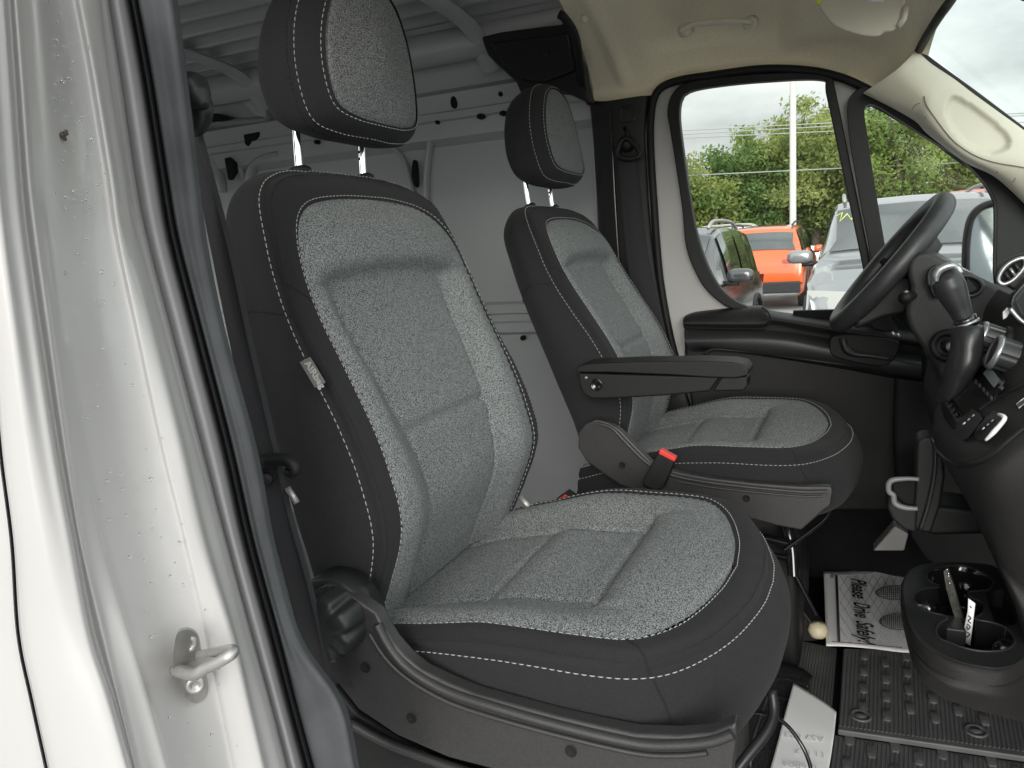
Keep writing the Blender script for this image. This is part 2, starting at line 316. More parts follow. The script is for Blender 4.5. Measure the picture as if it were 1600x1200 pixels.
# --- headliner: beige cloth shell over the cab
low = [(925, 160), (970, 157), (1010, 150), (1045, 125), (1100, 115), (1200, 108), (1260, 108), (1310, 122), (1352, 141), (1400, 172), (1432, 190)]
E0 = np.array([P(x, y, 2.19) for x, y in low])
def lift(E, y, dz, zmax): return np.array([(p[0], y, min(p[2]+dz, zmax)) for p in E])
def hz(x): return 2.20-.20*smooth(-.25, .16, x)
xs = np.linspace(E0[0][0], .165, 11)
E0[:, 1] -= 0
r0 = np.array([p+np.array([0, .02, -.012]) for p in E0])
def roofrow(y, add=0, k=1): return np.array([(E0[i][0]*(1-k)+xs[i]*k-.0, y, hz(xs[i])+add) for i in range(11)])
def mixr(a, b, t): return a*(1-t)+b*t
R5 = roofrow(1.86, -.02); 
rows = [r0, E0, mixr(E0, R5, .10)+np.array([0, .05, .012]), mixr(E0, R5, .32)+np.array([0, .055, .045]), mixr(E0, R5, .62)+np.array([0, .02, .05]), R5+np.array([0, 0, .012]), roofrow(1.6), roofrow(1.33, .005), roofrow(1.0), roofrow(.7, -.02), roofrow(.5, -.08), roofrow(.42, -.2)]
rr = [spl(r, 90) for r in rows]; rr = splu(rr, 150); G = np.array(rr)
# pressed recess round the grab handle and the raised shelf edge in front of it
def pxof(p):
    c = R.T@(p-CAM); return 800+1200*c[0]/c[2], 600+1200*c[1]/c[2]
gh = P(1115, 42, 2.02)
for i in range(G.shape[0]):
    for j in range(G.shape[1]):
        p = G[i, j]
        if p[1] > 1.5:
            dx = (p[0]+.375)/.13; dzz = (p[2]-2.105)/.040; G[i, j] += np.array([0, .022, .010])*math.exp(-(dx**4+dzz**4))
            s1 = 1/(1+math.exp(-(p[0]+.165-.25*(p[2]-2.05))/.012)); G[i, j] += np.array([0, -.030, -.022])*s1*(1/(1+math.exp(-(p[2]-2.03)/.012)))
            s2 = math.exp(-((p[0]+.60+.15*(p[2]-2.05))/.022)**2); G[i, j] += np.array([0, -.012, -.008])*s2*smooth(1.97, 2.02, p[2])
v, f = grid(G); hl = mk('headliner', v, f, HEAD, None, solid=.0); kind(hl)
edge = np.array([G[i, 0] for i in range(3, 135)]); 
g = tag(mk('headliner_trim_strip', *tubeg(np.array([P(x, y, 2.17-.35*(1-min(1, y/160))) for x, y in ((874, 22), (880, 26), (892, 42), (900, 62), (906, 100), (912, 140), (922, 160))]), .011, n=40, seg=10), BLACK), 'black plastic edge strip between the beige headliner and the cargo bay', 'trim strip')
# button and grab handle
hd = thing('grab_handle', P(1115, 42, 1.97), 'beige grab handle on the headliner above the driver door window', 'grab handle')
hp = [(1062, 50), (1070, 44), (1085, 38), (1110, 35), (1140, 33), (1165, 34), (1176, 37)]
hY = 1.985
mk('handle_bar', *tubeg([P(x, y, hY-.012) for x, y in hp], [.007, .008, .0095, .0095, .0095, .008, .007], n=40, seg=12, flat=.8), BEIGE, hd)
for x, y in ((1069, 48), (1171, 37)): mk('handle_mount', *lathe(P(x, y, hY), (0, 1, .3), [(.016, .05), (.016, 0), (.012, -.006), (.002, -.007)], 20), BEIGE, hd)
mk('coat_button', *lathe(P(912, 30, 1.93), (.25, -1, -.6), [(.010, -.01), (.010, .002), (.007, .004), (.001, .0045)], 20), BEIGE, hl)
# sun visor
vis = [(1276, -30), (1278, 5), (1286, 22), (1300, 38), (1318, 48), (1345, 56), (1372, 58), (1380, 51), (1393, 50), (1402, 42), (1408, 20), (1412, -30)]
sv = thing('sun_visor', P(1345, 20, 1.85), 'beige sun visor folded against the headliner above the wheel, with a small warning label', 'sun visor')
prism('visor_panel', [P(x, y, 1.80)+np.array([0, -.0*(y), 0]) for x, y in rnd(vis, 70)], (0, .018, .006), BEIGE, sv, bevel=.006)
prism('warning_label', [P(x, y, 1.7975) for x, y in ((1355, -6), (1382, -6), (1381, 3), (1356, 3))], (0, .001, 0), PAPER, sv, bevel=0)
prism('yellow_tab', [P(x, y, 1.7975) for x, y in ((1275, -4), (1286, -4), (1281, 7), (1277, 6))], (0, .002, 0), mat('yellow_tab', (.75, .75, .05), .6), sv, bevel=0)
mk('visor_pivot', *tubeg([P(1403, 42, 1.80), P(1412, 30, 1.80), P(1416, 10, 1.80)], .006, seg=10), BEIGE, sv)
# rear view mirror tip at the top right corner
rm = thing('rear_view_mirror', P(1590, -20, 1.5), 'dark rear view mirror whose lower edge shows at the top of the windshield', 'mirror')
mk('mirror_housing', *lathe(P(1640, -62, 1.45), (-.3, -1, -.1), [(.002, .02), (.05, .018), (.058, .005), (.055, -.02), (.02, -.04)], 32), DARKSM, rm)

# --- A pillar trim of the driver side
up_ = [(1432, 78), (1452, 98), (1490, 124), (1525, 151), (1600, 205), (1700, 278)]
sm_ = [(1400, 110), (1444, 150), (1453, 173), (1483, 213), (1530, 246), (1600, 262), (1690, 300)]
lo_ = [(1352, 141), (1400, 166), (1432, 186), (1452, 207), (1507, 249), (1553, 272), (1600, 312), (1680, 390)]
ap = thing('pillar_trim', P(1500, 180, 2.08), 'beige plastic trim of the front roof pillar between the quarter window and the windshield', 'pillar trim')
rows = [np.array([P(x, y, 2.18) for x, y in up_]), np.array([P(x, y, 2.08) for x, y in up_]), np.array([P(x, y, 2.055) for x, y in sm_]), np.array([P(x, y+2, 2.10) for x, y in lo_]), np.array([P(x, y+4, 2.17) for x, y in lo_])]
rr = splu([spl(r, 120) for r in rows], 90); G = np.array(rr)
ctr = np.array(P(1524, 196, 2.06)); 
ovp = [(1480, 160), (1490, 150), (1505, 156), (1530, 172), (1560, 196), (1577, 215), (1576, 230), (1558, 240), (1535, 238), (1508, 224), (1488, 202), (1478, 180)]
def inpoly(x, y, poly):
    c = False; n = len(poly)
    for i in range(n):
        x1, y1 = poly[i]; x2, y2 = poly[(i+1) % n]
        if (y1 > y) != (y2 > y) and x < (x2-x1)*(y-y1)/(y2-y1)+x1: c = not c
    return c
op = [tuple(q) for q in rnd(ovp, 50)]
def pdist(x, y, poly): return min(math.hypot(x-a, y-b) for a, b in poly)
for i in range(G.shape[0]):
    for j in range(G.shape[1]):
        x, y = pxof(G[i, j])
        if 1460 < x < 1600 and 130 < y < 260:
            d = pdist(x, y, op)*(1 if inpoly(x, y, op) else -1); G[i, j] += np.array([0, .012, 0])*smooth(-3, 7, d)
v, f = grid(G); mk('trim_panel', v, f, BEIGE, ap)
def seamtube(pts, Y, r, m, parent, nm='trim_seam', n=40): return mk(nm, *tubeg([P(x, y, Y) for x, y in pts], r, n=n, seg=6), m, parent)
GREYL = mat('seam_shadow_gap', (.16, .15, .13), .8)
for cx, cy, r in ((1438, 174, 12.5), (1572, 274, 15)):
    pp = [(cx+r*math.cos(t), cy+r*math.sin(t)) for t in np.linspace(-2.9, .9, 14)]; seamtube(pp, 2.062 if cx < 1500 else 2.066, .0009, GREYL, ap, 'screw_cap_outline')
seamtube([(1444, 150), (1446, 160), (1453, 173), (1483, 213), (1505, 232), (1530, 246), (1560, 255), (1600, 262), (1640, 275)], 2.053, .0011, GREYL, ap)

# --- windshield with dark border
ws = thing('windshield', P(1560, 60, 1.6), 'greenish windshield in the upper right corner showing grey clouds', 'windshield')
A_ = P(1434, 74, 2.12); B_ = P(1640, 232, 2.10); hdr = P(1490, -6, 1.80); 
dirp = (B_-A_)/np.linalg.norm(B_-A_); top = [A_, hdr, np.array([.21, 1.33, 2.005]), np.array([.16, .60, 1.96])]
far_ = A_+dirp*1.0
gl = [[A_+np.array([.006, 0, .0]), *[t+np.array([.006, 0, 0]) for t in top[1:]]], [p+dirp*np.array([1, 0, 1])*1.0 for p in [A_, *top[1:]]]]
sheet('glass_pane', gl, GLASSW, ws, nu=24, nv=12, lin=False, solid=.0)
mk('black_border', *tubeg([P(1600+40, 236, 2.09), P(1600, 206, 2.09), P(1525, 149, 2.09), P(1470, 109, 2.09), P(1437, 84, 2.09)], .0075, n=30, seg=8), BLACK, ws)
mk('black_border', *tubeg([P(1436, 78, 2.08), P(1452, 50, 1.97), P(1470, 22, 1.88), P(1490, -6, 1.80), np.array([.20, 1.33, 1.99])], .0095, n=30, seg=8), BLACK, ws)
# header + roof front closing strip
prism('windshield_header', [np.array([.12, 2.2, 1.995]), np.array([.15, 1.80, 2.02]), np.array([.21, 1.33, 2.03]), np.array([.16, .5, 2.0]), np.array([-.2, .4, 2.32]), np.array([-.2, 2.3, 2.32])], (0, 0, .03), PAINT, ws, bevel=0)

# --- driver side B pillar inner trim, door seals
bp = thing('pillar_trim', P(960, 350, 2.2), 'black inner trim of the far door post behind the driver seat, carrying the belt anchor', 'pillar trim')
lf = [(922, 156), (927, 200), (931, 260), (935, 320), (938, 380), (943, 440), (950, 520), (962, 620), (980, 720), (1000, 800)]
rt = [(1018, 150), (1010, 200), (1012, 260), (1016, 330), (1022, 390), (1032, 460), (1045, 520), (1062, 580), (1085, 660), (1110, 800)]
c1 = [(945, 158), (950, 200), (954, 260), (958, 320), (962, 380), (968, 440), (976, 520), (988, 620), (1006, 720), (1030, 800)]
c2 = [(1000, 150), (1000, 200), (1002, 260), (1006, 330), (1012, 390), (1022, 460), (1034, 520), (1050, 580), (1072, 660), (1096, 800)]
rows = [np.array([P(x, y, Yy) for x, y in c]) for c, Yy in ((lf, 2.26), (lf, 2.20), (c1, 2.165), (c2, 2.165), (rt, 2.19), (rt, 2.26))]
sheet('trim_panel', rows, BLACK, bp, nu=60, nv=50)
seamtube([(952, 170), (957, 240), (962, 330), (968, 420), (978, 520)], 2.160, .003, BLACKG, bp)
seamtube([(972, 168), (985, 166), (990, 174), (990, 188), (972, 190), (970, 176), (972, 168)], 2.160, .0022, DARKSM, bp, 'emblem_outline')
ds = thing('door_seal', P(1020, 300, 2.2), 'thick black rubber seal running around the driver door opening', 'door seal')
sp = [(1066, 590), (1052, 545), (1042, 500), (1032, 440), (1026, 380), (1022, 320), (1018, 260), (1016, 200), (1020, 160), (1032, 138), (1060, 126), (1110, 118), (1190, 108), (1260, 110), (1310, 120), (1352, 138), (1400, 165), (1432, 186), (1455, 208), (1510, 250), (1556, 275), (1600, 318), (1660, 400)]
mk('seal_bead', *tubeg([P(x, y, 2.175) for x, y in sp], .0105, n=160, seg=10), RUBBERB, ds)
mk('seal_lip', *tubeg([P(x+(5 if y > 150 and x < 1100 else 0), y+(4 if x > 1040 else 0), 2.21) for x, y in sp], .0095, n=160, seg=10), BLACK, ds)
# belt on the far pillar
fb = thing('seat_belt', P(985, 240, 2.13), 'black seat belt hanging from its anchor on the far post beside the driver seat', 'seat belt', 'seat belts')
bw = [((965, 246), (994, 245)), ((969, 300), (1000, 300)), ((973, 350), (1005, 348)), ((979, 400), (1012, 398)), ((988, 460), (1024, 458)), ((1000, 530), (1040, 528)), ((1016, 620), (1058, 620))]
rows = [np.array([P(*a, 2.14), (np.array(P(*a, 2.14))+P(*b, 2.15))/2+np.array([0, -.006, 0]), P(*b, 2.15)]) for a, b in bw]
sheet('webbing', rows, BELT, fb, nu=12, nv=40, solid=-.002)
mk('anchor_loop', *tubeg([P(x, y, 2.12) for x, y in ((964, 238), (970, 222), (980, 216), (992, 226), (1000, 238), (996, 246), (980, 248), (966, 244), (964, 238))], .0075, n=40, seg=10), BLACK, fb)
mk('anchor_bolt', *lathe(P(981, 226, 2.15), (0, -1, 0), [(.020, 0), (.020, .02), (.014, .028), (.002, .03)], 24), BLACK, fb)
mk('anchor_bracket', *tubeg([P(976, 200, 2.15), P(981, 212, 2.13), P(976, 222, 2.13)], .005, seg=8), BLACKG, fb)

# black cover bracket in the cargo corner
cb = thing('corner_cover', P(830, 90, 2.1), 'black moulded cover in the roof corner of the cargo bay behind the driver', 'cover')
co_ = [(752, 57), (780, 50), (840, 42), (876, 38), (884, 30), (893, 45), (903, 80), (908, 120), (918, 160), (900, 152), (880, 142), (860, 140), (828, 145), (815, 150), (810, 138), (806, 128), (780, 104), (762, 86), (756, 72)]
prism('cover_shell', [P(x, y, 2.10) for x, y in co_], (-.0, .08, 0), BLACK, cb, bevel=.006)
prism('cover_step', [P(x, y, 2.085) for x, y in ((765, 66), (885, 52), (898, 110), (850, 128), (815, 124), (785, 98))], (0, .02, 0), BLACK, cb, bevel=.005)
prism('cover_clip', [P(x, y, 2.080) for x, y in ((846, 78), (856, 76), (857, 88), (847, 90))], (0, .01, 0), BLACKG, cb, bevel=.001)

# --- driver door: white frame, window, quarter window, lower trim
dr = thing('van_door', P(1150, 500, 2.25), 'closed white driver door with window, quarter window and black lower trim', 'door')
outer = [(1032, 138), (1092, 122), (1187, 110), (1262, 110), (1310, 121), (1352, 140), (1400, 168), (1432, 190), (1452, 209), (1507, 251), (1553, 275), (1596, 320), (1615, 400), (1640, 560), (1300, 560), (1060, 560), (1046, 500), (1034, 440), (1030, 380), (1026, 300), (1024, 200), (1026, 158)]
holeW = [(1048, 176), (1058, 148), (1086, 131), (1187, 120), (1291, 118), (1301, 131), (1328, 262), (1358, 412), (1368, 500), (1240, 500), (1160, 482), (1135, 472), (1104, 442), (1080, 390), (1070, 319), (1054, 215)]
holeQ = [(1331, 152), (1345, 143), (1360, 147), (1432, 195), (1500, 247), (1545, 283), (1566, 320), (1572, 380), (1574, 520), (1388, 520), (1370, 420), (1336, 250), (1328, 175)]
def framemesh(name, out_, holes, Y, th, m, parent, bevel=.004):
    """plate with openings (boolean-free: triangulated between the loops)"""
    from mathutils.geometry import delaunay_2d_cdt
    loops = [rnd(out_, 160)]+[rnd(h, 120) for h in holes]; pts = []; edges = []
    for L_ in loops:
        s = len(pts); pts += [Vector((a, b)) for a, b in L_]; edges += [(s+i, s+(i+1) % len(L_)) for i in range(len(L_))]
    vs, es, fs, _, _, _ = delaunay_2d_cdt(pts, edges, [], 0, 1e-6)
    keep = []
    lp = [[tuple(q) for q in L_] for L_ in loops]
    for t in fs:
        c = sum((vs[i] for i in t), Vector((0, 0)))/len(t)
        if inpoly(c.x, c.y, lp[0]) and not any(inpoly(c.x, c.y, h) for h in lp[1:]): keep.append(t)
    v = [P(q.x, q.y, Y(q.x, q.y) if callable(Y) else Y) for q in vs]
    o = mk(name, v, keep, m, parent, smooth=True, solid=-th if th else 0)
    if bevel:
        mm = o.modifiers.new('b', 'BEVEL'); mm.width = bevel; mm.segments = 3; mm.limit_method = 'ANGLE'; mm.angle_limit = math.radians(50); mm.harden_normals = True
    o.data.set_sharp_from_angle(angle=math.radians(50)); return o
framemesh('door_frame', outer, [holeW, holeQ], 2.225, .03, PAINT, dr, .010)
# sculpted inner slope at the rear edge of the window (white curved sheet)
e1 = [(1032, 165), (1034, 250), (1038, 330), (1046, 420), (1060, 500), (1072, 560)]
e2 = [(1054, 190), (1064, 270), (1075, 345), (1095, 410), (1128, 465), (1170, 500)]
sheet('frame_slope', [[P(x, y, 2.222) for x, y in e1], [P(x*.5+a*.5, y*.5+b*.5, 2.205) for (x, y), (a, b) in zip(e1, e2)], [P(x, y, 2.23) for x, y in e2]], PAINT, dr, nu=40, nv=16)
inW = [(1065, 180), (1068, 158), (1078, 147), (1112, 139), (1187, 131), (1284, 128), (1291, 150), (1319, 281), (1349, 424), (1362, 500), (1240, 500), (1180, 482), (1140, 461), (1113, 424), (1092, 365), (1080, 300), (1068, 215)]
framemesh('window_seal', [(x*1.0, y) for x, y in [(1046, 176), (1056, 146), (1086, 129), (1187, 118), (1293, 116), (1303, 131), (1330, 262), (1360, 412), (1372, 510), (1240, 512), (1156, 484), (1131, 474), (1100, 444), (1076, 390), (1068, 319), (1052, 215)]], [inW], 2.200, .03, BLACK, dr, .005)
inQ = [(1350, 176), (1356, 167), (1374, 171), (1432, 208), (1497, 250), (1530, 281), (1549, 309), (1553, 332), (1552, 425), (1552, 515), (1404, 515), (1385, 400), (1368, 300), (1356, 220)]
framemesh('quarter_window_seal', [(1328, 156), (1343, 142), (1362, 144), (1434, 192), (1502, 244), (1556, 278), (1598, 320), (1616, 400), (1640, 525), (1384, 525), (1364, 420), (1332, 250), (1324, 180)], [inQ], 2.190, .04, BLACK, dr, .005)
mk('quarter_window_gasket', *tubeg([P(x, y, 2.188) for x, y in rnd([(a+(1.5 if a > 1400 else -2), b-(2 if b < 300 else 0)) for a, b in inQ], 90)], .0035, closed=True, seg=8), DARKSM, dr)
def pane(name, o, Y, m, parent, t=.004): 
    q = [P(x, y, Y) for x, y in o]; return mk(name, q, [tuple(range(len(q)))], m, parent, smooth=False)
pane('window_pane', [(1040, 120), (1310, 105), (1372, 520), (1160, 520), (1090, 450)], 2.235, GLASS, dr)
pane('quarter_window_pane', [(1340, 150), (1365, 150), (1565, 280), (1575, 520), (1395, 520)], 2.225, GLASS, dr)
mk('frame_plug', *lathe(P(1076, 483, 2.222), (0, -1, 0), [(.011, -.002), (.011, .003), (.008, .0055), (.001, .006)], 24), BLACK, dr)
# lower trim: arm rest ledge, recess, pull pocket
pan = [(1068, 510), (1074, 502), (1095, 500), (1190, 506), (1215, 500), (1290, 510), (1400, 524), (1470, 545), (1500, 800), (1332, 800), (1200, 800), (1100, 760), (1080, 640), (1069, 560)]
prism('door_trim', [P(x, y, 2.165) for x, y in pan], (0, .05, 0), BLACK, dr, bevel=.012)
# upper ledge (surface going away to the window sill)
rows = [[P(x, y, 2.135) for x, y in ((1068, 511), (1090, 513), (1190, 512), (1205, 506), (1300, 524), (1420, 540), (1475, 552))], [P(x, y, 2.128) for x, y in ((1067, 503), (1090, 503), (1190, 503), (1208, 498), (1300, 512), (1420, 530), (1475, 540))],
        [P(x, y, 2.16) for x, y in ((1070, 494), (1090, 489), (1190, 481), (1203, 489), (1300, 503), (1420, 518), (1475, 528))], [P(x, y, 2.23) for x, y in ((1080, 490), (1100, 484), (1185, 477), (1205, 485), (1300, 497), (1420, 510), (1475, 520))]]
sheet('ledge', rows, BLACK, dr, nu=60, nv=24)
seamtube([(1068, 511), (1100, 513), (1185, 514), (1198, 510), (1204, 499), (1200, 488), (1190, 480)], 2.128, .0022, HOLE, dr, 'armrest_gap')
rows = [[P(x, y, 2.15) for x, y in ((1069, 515), (1200, 516), (1300, 530), (1440, 556))], [P(x, y, 2.125) for x, y in ((1070, 530), (1200, 530), (1300, 545), (1440, 570))], [P(x, y, 2.13) for x, y in ((1078, 545), (1110, 543), (1300, 566), (1440, 590))], [P(x, y, 2.165) for x, y in ((1100, 550), (1125, 547), (1300, 574), (1440, 600))]]
sheet('trim_bulge', rows, DARKSM, dr, nu=60, nv=24)
seamtube([(1100, 556), (1112, 546), (1140, 547), (1200, 553), (1300, 567), (1380, 576)], 2.135, .004, DARKSM, dr, 'recess_edge')
hpk = [(1297, 530), (1310, 524), (1340, 524), (1400, 532), (1405, 545), (1398, 560), (1385, 571), (1360, 571), (1310, 560), (1297, 550)]
prism('pull_pocket', [P(x, y, 2.118) for x, y in rnd(hpk, 50)], (0, .02, 0), BLACK, dr, bevel=.004)
mk('pull_handle', *tubeg([P(x, y, 2.105) for x, y in ((1316, 528), (1322, 545), (1335, 553), (1360, 556), (1390, 561))], [.008, .010, .007, .006, .005], n=30, seg=10), DARKSM, dr)
# lower pocket + speaker bulge
rows = [[P(x, y, 2.16) for x, y in ((1398, 590), (1396, 640), (1396, 700), (1400, 760))], [P(x, y, 2.13) for x, y in ((1405, 592), (1403, 640), (1403, 700), (1407, 760))], [P(x, y, 2.14) for x, y in ((1470, 600), (1470, 640), (1470, 700), (1470, 760))]]
sheet('speaker_cover', rows, FLOORM, dr, nu=30, nv=16)
prism('door_shell', [P(x, y, 2.25) for x, y in ((1040, 560), (1040, 900), (1700, 900), (1700, 560))], (0, .03, 0), PAINT, dr, bevel=0)
# far side step / sill
ss = box('door_sill', (.10, 2.31, .74), (1.3, .12, .30), FLOORM, None, bevel=.02); kind(ss)
# exterior mirror seen through the quarter window
em = thing('wing_mirror', P(1530, 370, 2.6), 'black framed wing mirror seen through the driver quarter window', 'wing mirror')
mk('mirror_frame', *tubeg([P(x, y, 2.62) for x, y in ((1509, 440), (1509, 400), (1511, 370), (1517, 342), (1530, 326), (1550, 318), (1580, 316), (1600, 330), (1605, 400), (1600, 450))], .022, n=60, seg=12, flat=.5), BLACK, em)
pp = [P(x, y, 2.62) for x, y in ((1505, 450), (1512, 372), (1520, 346), (1534, 330), (1560, 322), (1600, 322), (1605, 450))]
v, f = prismg(pp, (0, .01, 0)); mk('mirror_glass', v, f, mat('mirror_pane', (.62, .70, .74), .08, metal=.85), em, smooth=False)

# --- passenger side B pillar (nearest, left): pressed white jamb, seals
pl = thing('door_pillar', (-.5, .45, 1.2), 'wet white painted door pillar filling the left edge, with raindrops and a rubber seal', 'door pillar')
ys = (-60, 0, 125, 281, 375, 520, 700, 846, 992, 1096, 1200, 1290)
def curve(tab, Y, dx=0, dy=0):
    k, x = zip(*sorted(tab.items())); k2 = np.array(k, float); x2 = np.array(x, float)
    e = np.polyfit(k2, x2, min(3, len(k)-1)); g = lambda y: np.interp(y, k2, x2) if k2[0] <= y <= k2[-1] else (x2[0]+(y-k2[0])*(x2[1]-x2[0])/(k2[1]-k2[0]) if y < k2[0] else x2[-1]+(y-k2[-1])*(x2[-1]-x2[-2])/(k2[-1]-k2[-2]))
    return np.array([P(g(y)+dx, y, Y+dy) for y in ys])
gapc = {-60: -60, 281: -36, 520: -14, 700: 0, 830: 15, 905: 30, 950: 20, 1080: 46, 1200: 72}
a_ = {0: 12, 281: 31, 375: 41, 520: 62, 700: 90, 867: 121, 992: 146, 1096: 179, 1200: 208}
b_c = {0: 34, 281: 55, 375: 66, 700: 112, 867: 140, 1054: 186, 1200: 222}
c0c = {0: 54, 281: 76, 375: 84, 700: 134, 867: 166, 1054: 222, 1200: 262}
c_ = {0: 126, 117: 148, 234: 168, 375: 188, 700: 258, 837: 292, 1000: 330, 1200: 372}
cm_ = {0: 142, 156: 168, 281: 188, 375: 203, 700: 285, 867: 325, 1000: 365, 1200: 412}
d_ = {0: 164, 156: 188, 281: 206, 375: 225, 700: 310, 867: 354, 992: 388, 1096: 417, 1200: 444}
e_ = {0: 202, 125: 225, 250: 244, 375: 266, 700: 350, 846: 383, 971: 417, 1096: 450, 1200: 478}
f_ = {0: 277, 110: 291, 203: 303, 344: 319, 392: 325, 567: 363, 683: 398, 800: 422, 867: 433, 992: 470, 1046: 506, 1100: 540, 1200: 562}
sk = [curve(gapc, .300, 3), curve(gapc, .302, 12), (curve(gapc, .303, 12)+curve(a_, .31, -14))/2, curve(a_, .315, -22), curve(a_, .322, -5), curve(a_, .334, 1), curve(b_c, .335, -10), curve(b_c, .342), curve(c0c, .352, -6), curve(c0c, .362, 10), (curve(c0c, .385, 8)+curve(c_, .40, -6))/2, curve(c_, .415, -14), curve(c_, .418), curve(cm_, .428, -3), curve(cm_, .44, 8), curve(d_, .455, -4), curve(d_, .472, 4), curve(e_, .53, -22)]
v, f = grid(splu([spl(r, 90) for r in sk], 120)); mk('jamb_panel', v, f, PAINT, pl)
sheet('shaded_lip', [curve(d_, .480, 0), (curve(d_, .475, 2)+curve(e_, .48, -2))/2, curve(e_, .50, -6), curve(e_, .515, 0)], SHADELIP, pl, nu=60, nv=20)  # white painted flange, its shade put into the colour
sheet('seal_bead', [curve(e_, .515, 0), curve(e_, .498, 4), curve(e_, .503, 10), curve(e_, .514, 13)], RUBBERB, pl, nu=60, nv=18)
fm = {k: (np.interp(k, *zip(*sorted(e_.items())))*.5+np.interp(k, *zip(*sorted(f_.items())))*.5) for k in (0, 125, 281, 375, 567, 700, 846, 992, 1096, 1200)}
sheet('rubber_trim', [curve(e_, .514, 11), curve(e_, .505, 16), curve(fm, .512), curve(f_, .515, -16), curve(f_, .523, -5), curve(f_, .54, 0), curve(f_, .60, -14)], RUBBER, pl, nu=70, nv=60)
# sliding door skin beyond the gap
sdk = [curve(gapc, .33, -1), curve(gapc, .300, -2), curve(gapc, .297, -14), curve(gapc, .29, -80), curve(gapc, .28, -220)]
sl_ = thing('sliding_door', (-.7, .3, 1.1), 'white front edge of the sliding side door at the far left margin', 'door'); v, f = grid(splu([spl(r, 90) for r in sdk], 50)); mk('door_skin', v, f, PAINT, sl_)
sheet('shadow_gap', [curve(gapc, .335, -3), curve(gapc, .335, 5)], HOLE, pl, nu=60, nv=2)
# raindrops: tiny lens-shaped domes on the jamb
DROP = mat('water_drop', (.9, .92, .93), .04); DROP.node_tree.nodes['Principled BSDF'].inputs['Transmission Weight'].default_value = 1; DROP.node_tree.nodes['Principled BSDF'].inputs['IOR'].default_value = 1.33
dr_parts = []
def drop(px, py, Y, r):
    c = PXn(px, py); 
    v, f = lathe(c, (.75, -.62, .2), [(r, -.0004), (r*.9, r*.25), (r*.6, r*.45), (r*.2, r*.52), (.00001, r*.53)], 10); v[:, 2] = c[2]+(v[:, 2]-c[2])*rng.uniform(1, 1.5); dr_parts.append((v, f))
stack = [(curve(t, Y)) for t, Y in ((a_, .334), (b_c, .342), (c0c, .357), (c_, .418), (cm_, .434), (d_, .463))]
def xat(tab, y): k, x = zip(*sorted(tab.items())); return np.interp(y, k, x)
TB = [(a_, .334), (b_c, .340), (c0c, .357), (c_, .418), (cm_, .434), (d_, .463)]
def PXn(px, py):
    X = [xat(t, py) for t, _ in TB]; Yy = np.interp(px, X, [q for _, q in TB]); return P(px, py, Yy-.0012)
spots = []
for x, y in ((120, 15), (71, 48), (90, 62), (113, 68), (100, 73), (77, 76), (126, 126), (79, 155), (84, 152), (119, 190), (148, 208), (146, 220), (157, 257), (165, 270), (171, 280), (158, 286), (115, 299), (137, 299), (162, 309), (116, 312), (140, 324), (166, 334), (13, 88), (48, 25)): spots.append((x, y, rng.uniform(.0008, .0017)))
for _ in range(150):
    y = rng.uniform(0, 1200); x = rng.uniform(xat(c0c, y)+6, xat(d_, y)-4); spots.append((x, y, abs(rng.gauss(.0007, .0006))+.0004))
for x, y in ((192, 764), (203, 766), (157, 782), (198, 805), (245, 797), (188, 741), (168, 751), (252, 840), (219, 835), (229, 950), (228, 958), (286, 913), (209, 1037), (86, 724), (120, 887), (144, 1001), (189, 1165)): spots.append((x, y, rng.uniform(.0011, .0022)))
for x, y, r in spots: drop(x, y, 0, r*.62)
v, f = merge(dr_parts); mk('raindrops', v, f, DROP, pl)['kind'] = 'stuff'
# dirt spot
dp = [lathe(PXn(100+rng.gauss(0, 2.6), 210+rng.gauss(0, 3.6))+np.array([.001, -.0012, 0]), (.75, -.62, .2), [(rng.uniform(.0006, .0016), -.0003), (.0006, .0002), (.0001, .0003)], 8) for _ in range(26)]
v, f = merge(dp); mk('dirt_spot', v, f, mat('dirt', (.10, .07, .06), .9), pl)
# striker
st = thing('door_striker', PXn(300, 1035), 'zinc door striker loop bolted to the white door pillar', 'door striker')
def SP(x, y, dY=0): return PXn(x, y)+np.array([.0, -dY, 0])
base_o = [(273, 1000), (278, 985), (290, 980), (303, 983), (311, 995), (315, 1020), (320, 1045), (325, 1068), (322, 1085), (312, 1094), (300, 1093), (288, 1082), (278, 1060), (270, 1035)]
Yb = float(PXn(298, 1035)[1])-.004
nst = np.array([.55, -.0, 0])
prism('striker_plate', [P(x, y, Yb+(x-298)*.00075)+0 for x, y in rnd(base_o, 50)], (.003, -.003, 0), STEEL, st, bevel=.0008)
for x, y in ((293, 1007), (305, 1071)):
    c = P(x, y, Yb-.004); b0 = mk('bolt', *lathe(c, (.7, -.7, 0), [(.0072, -.002), (.0072, .0006), (.0058, .0014), (.0035, .0014), (.003, .0002), (.0002, .0002)], 24), STEEL, st)
lp = [(273, 1047, .004), (282, 1049, .022), (300, 1054, .034), (309, 1052, .036), (322, 1044, .036), (345, 1033, .036), (362, 1022, .034), (364, 1016, .026), (352, 1017, .014), (330, 1022, .008), (312, 1026, .004)]
pp = np.array([P(x, y, Yb-d) for x, y, d in lp]); mk('striker_loop', *tubeg(pp, [.0048, .0046, .0046, .0044, .0042, .0040, .0040, .0040, .0042, .0045, .0045], n=70, seg=12), STEEL, st)
prism('striker_web', [P(x, y, Yb-d) for x, y, d in ((276, 1042, .004), (300, 1048, .03), (345, 1028, .03), (320, 1024, .006))], (0, 0, -.003), STEEL, st, bevel=.0005)
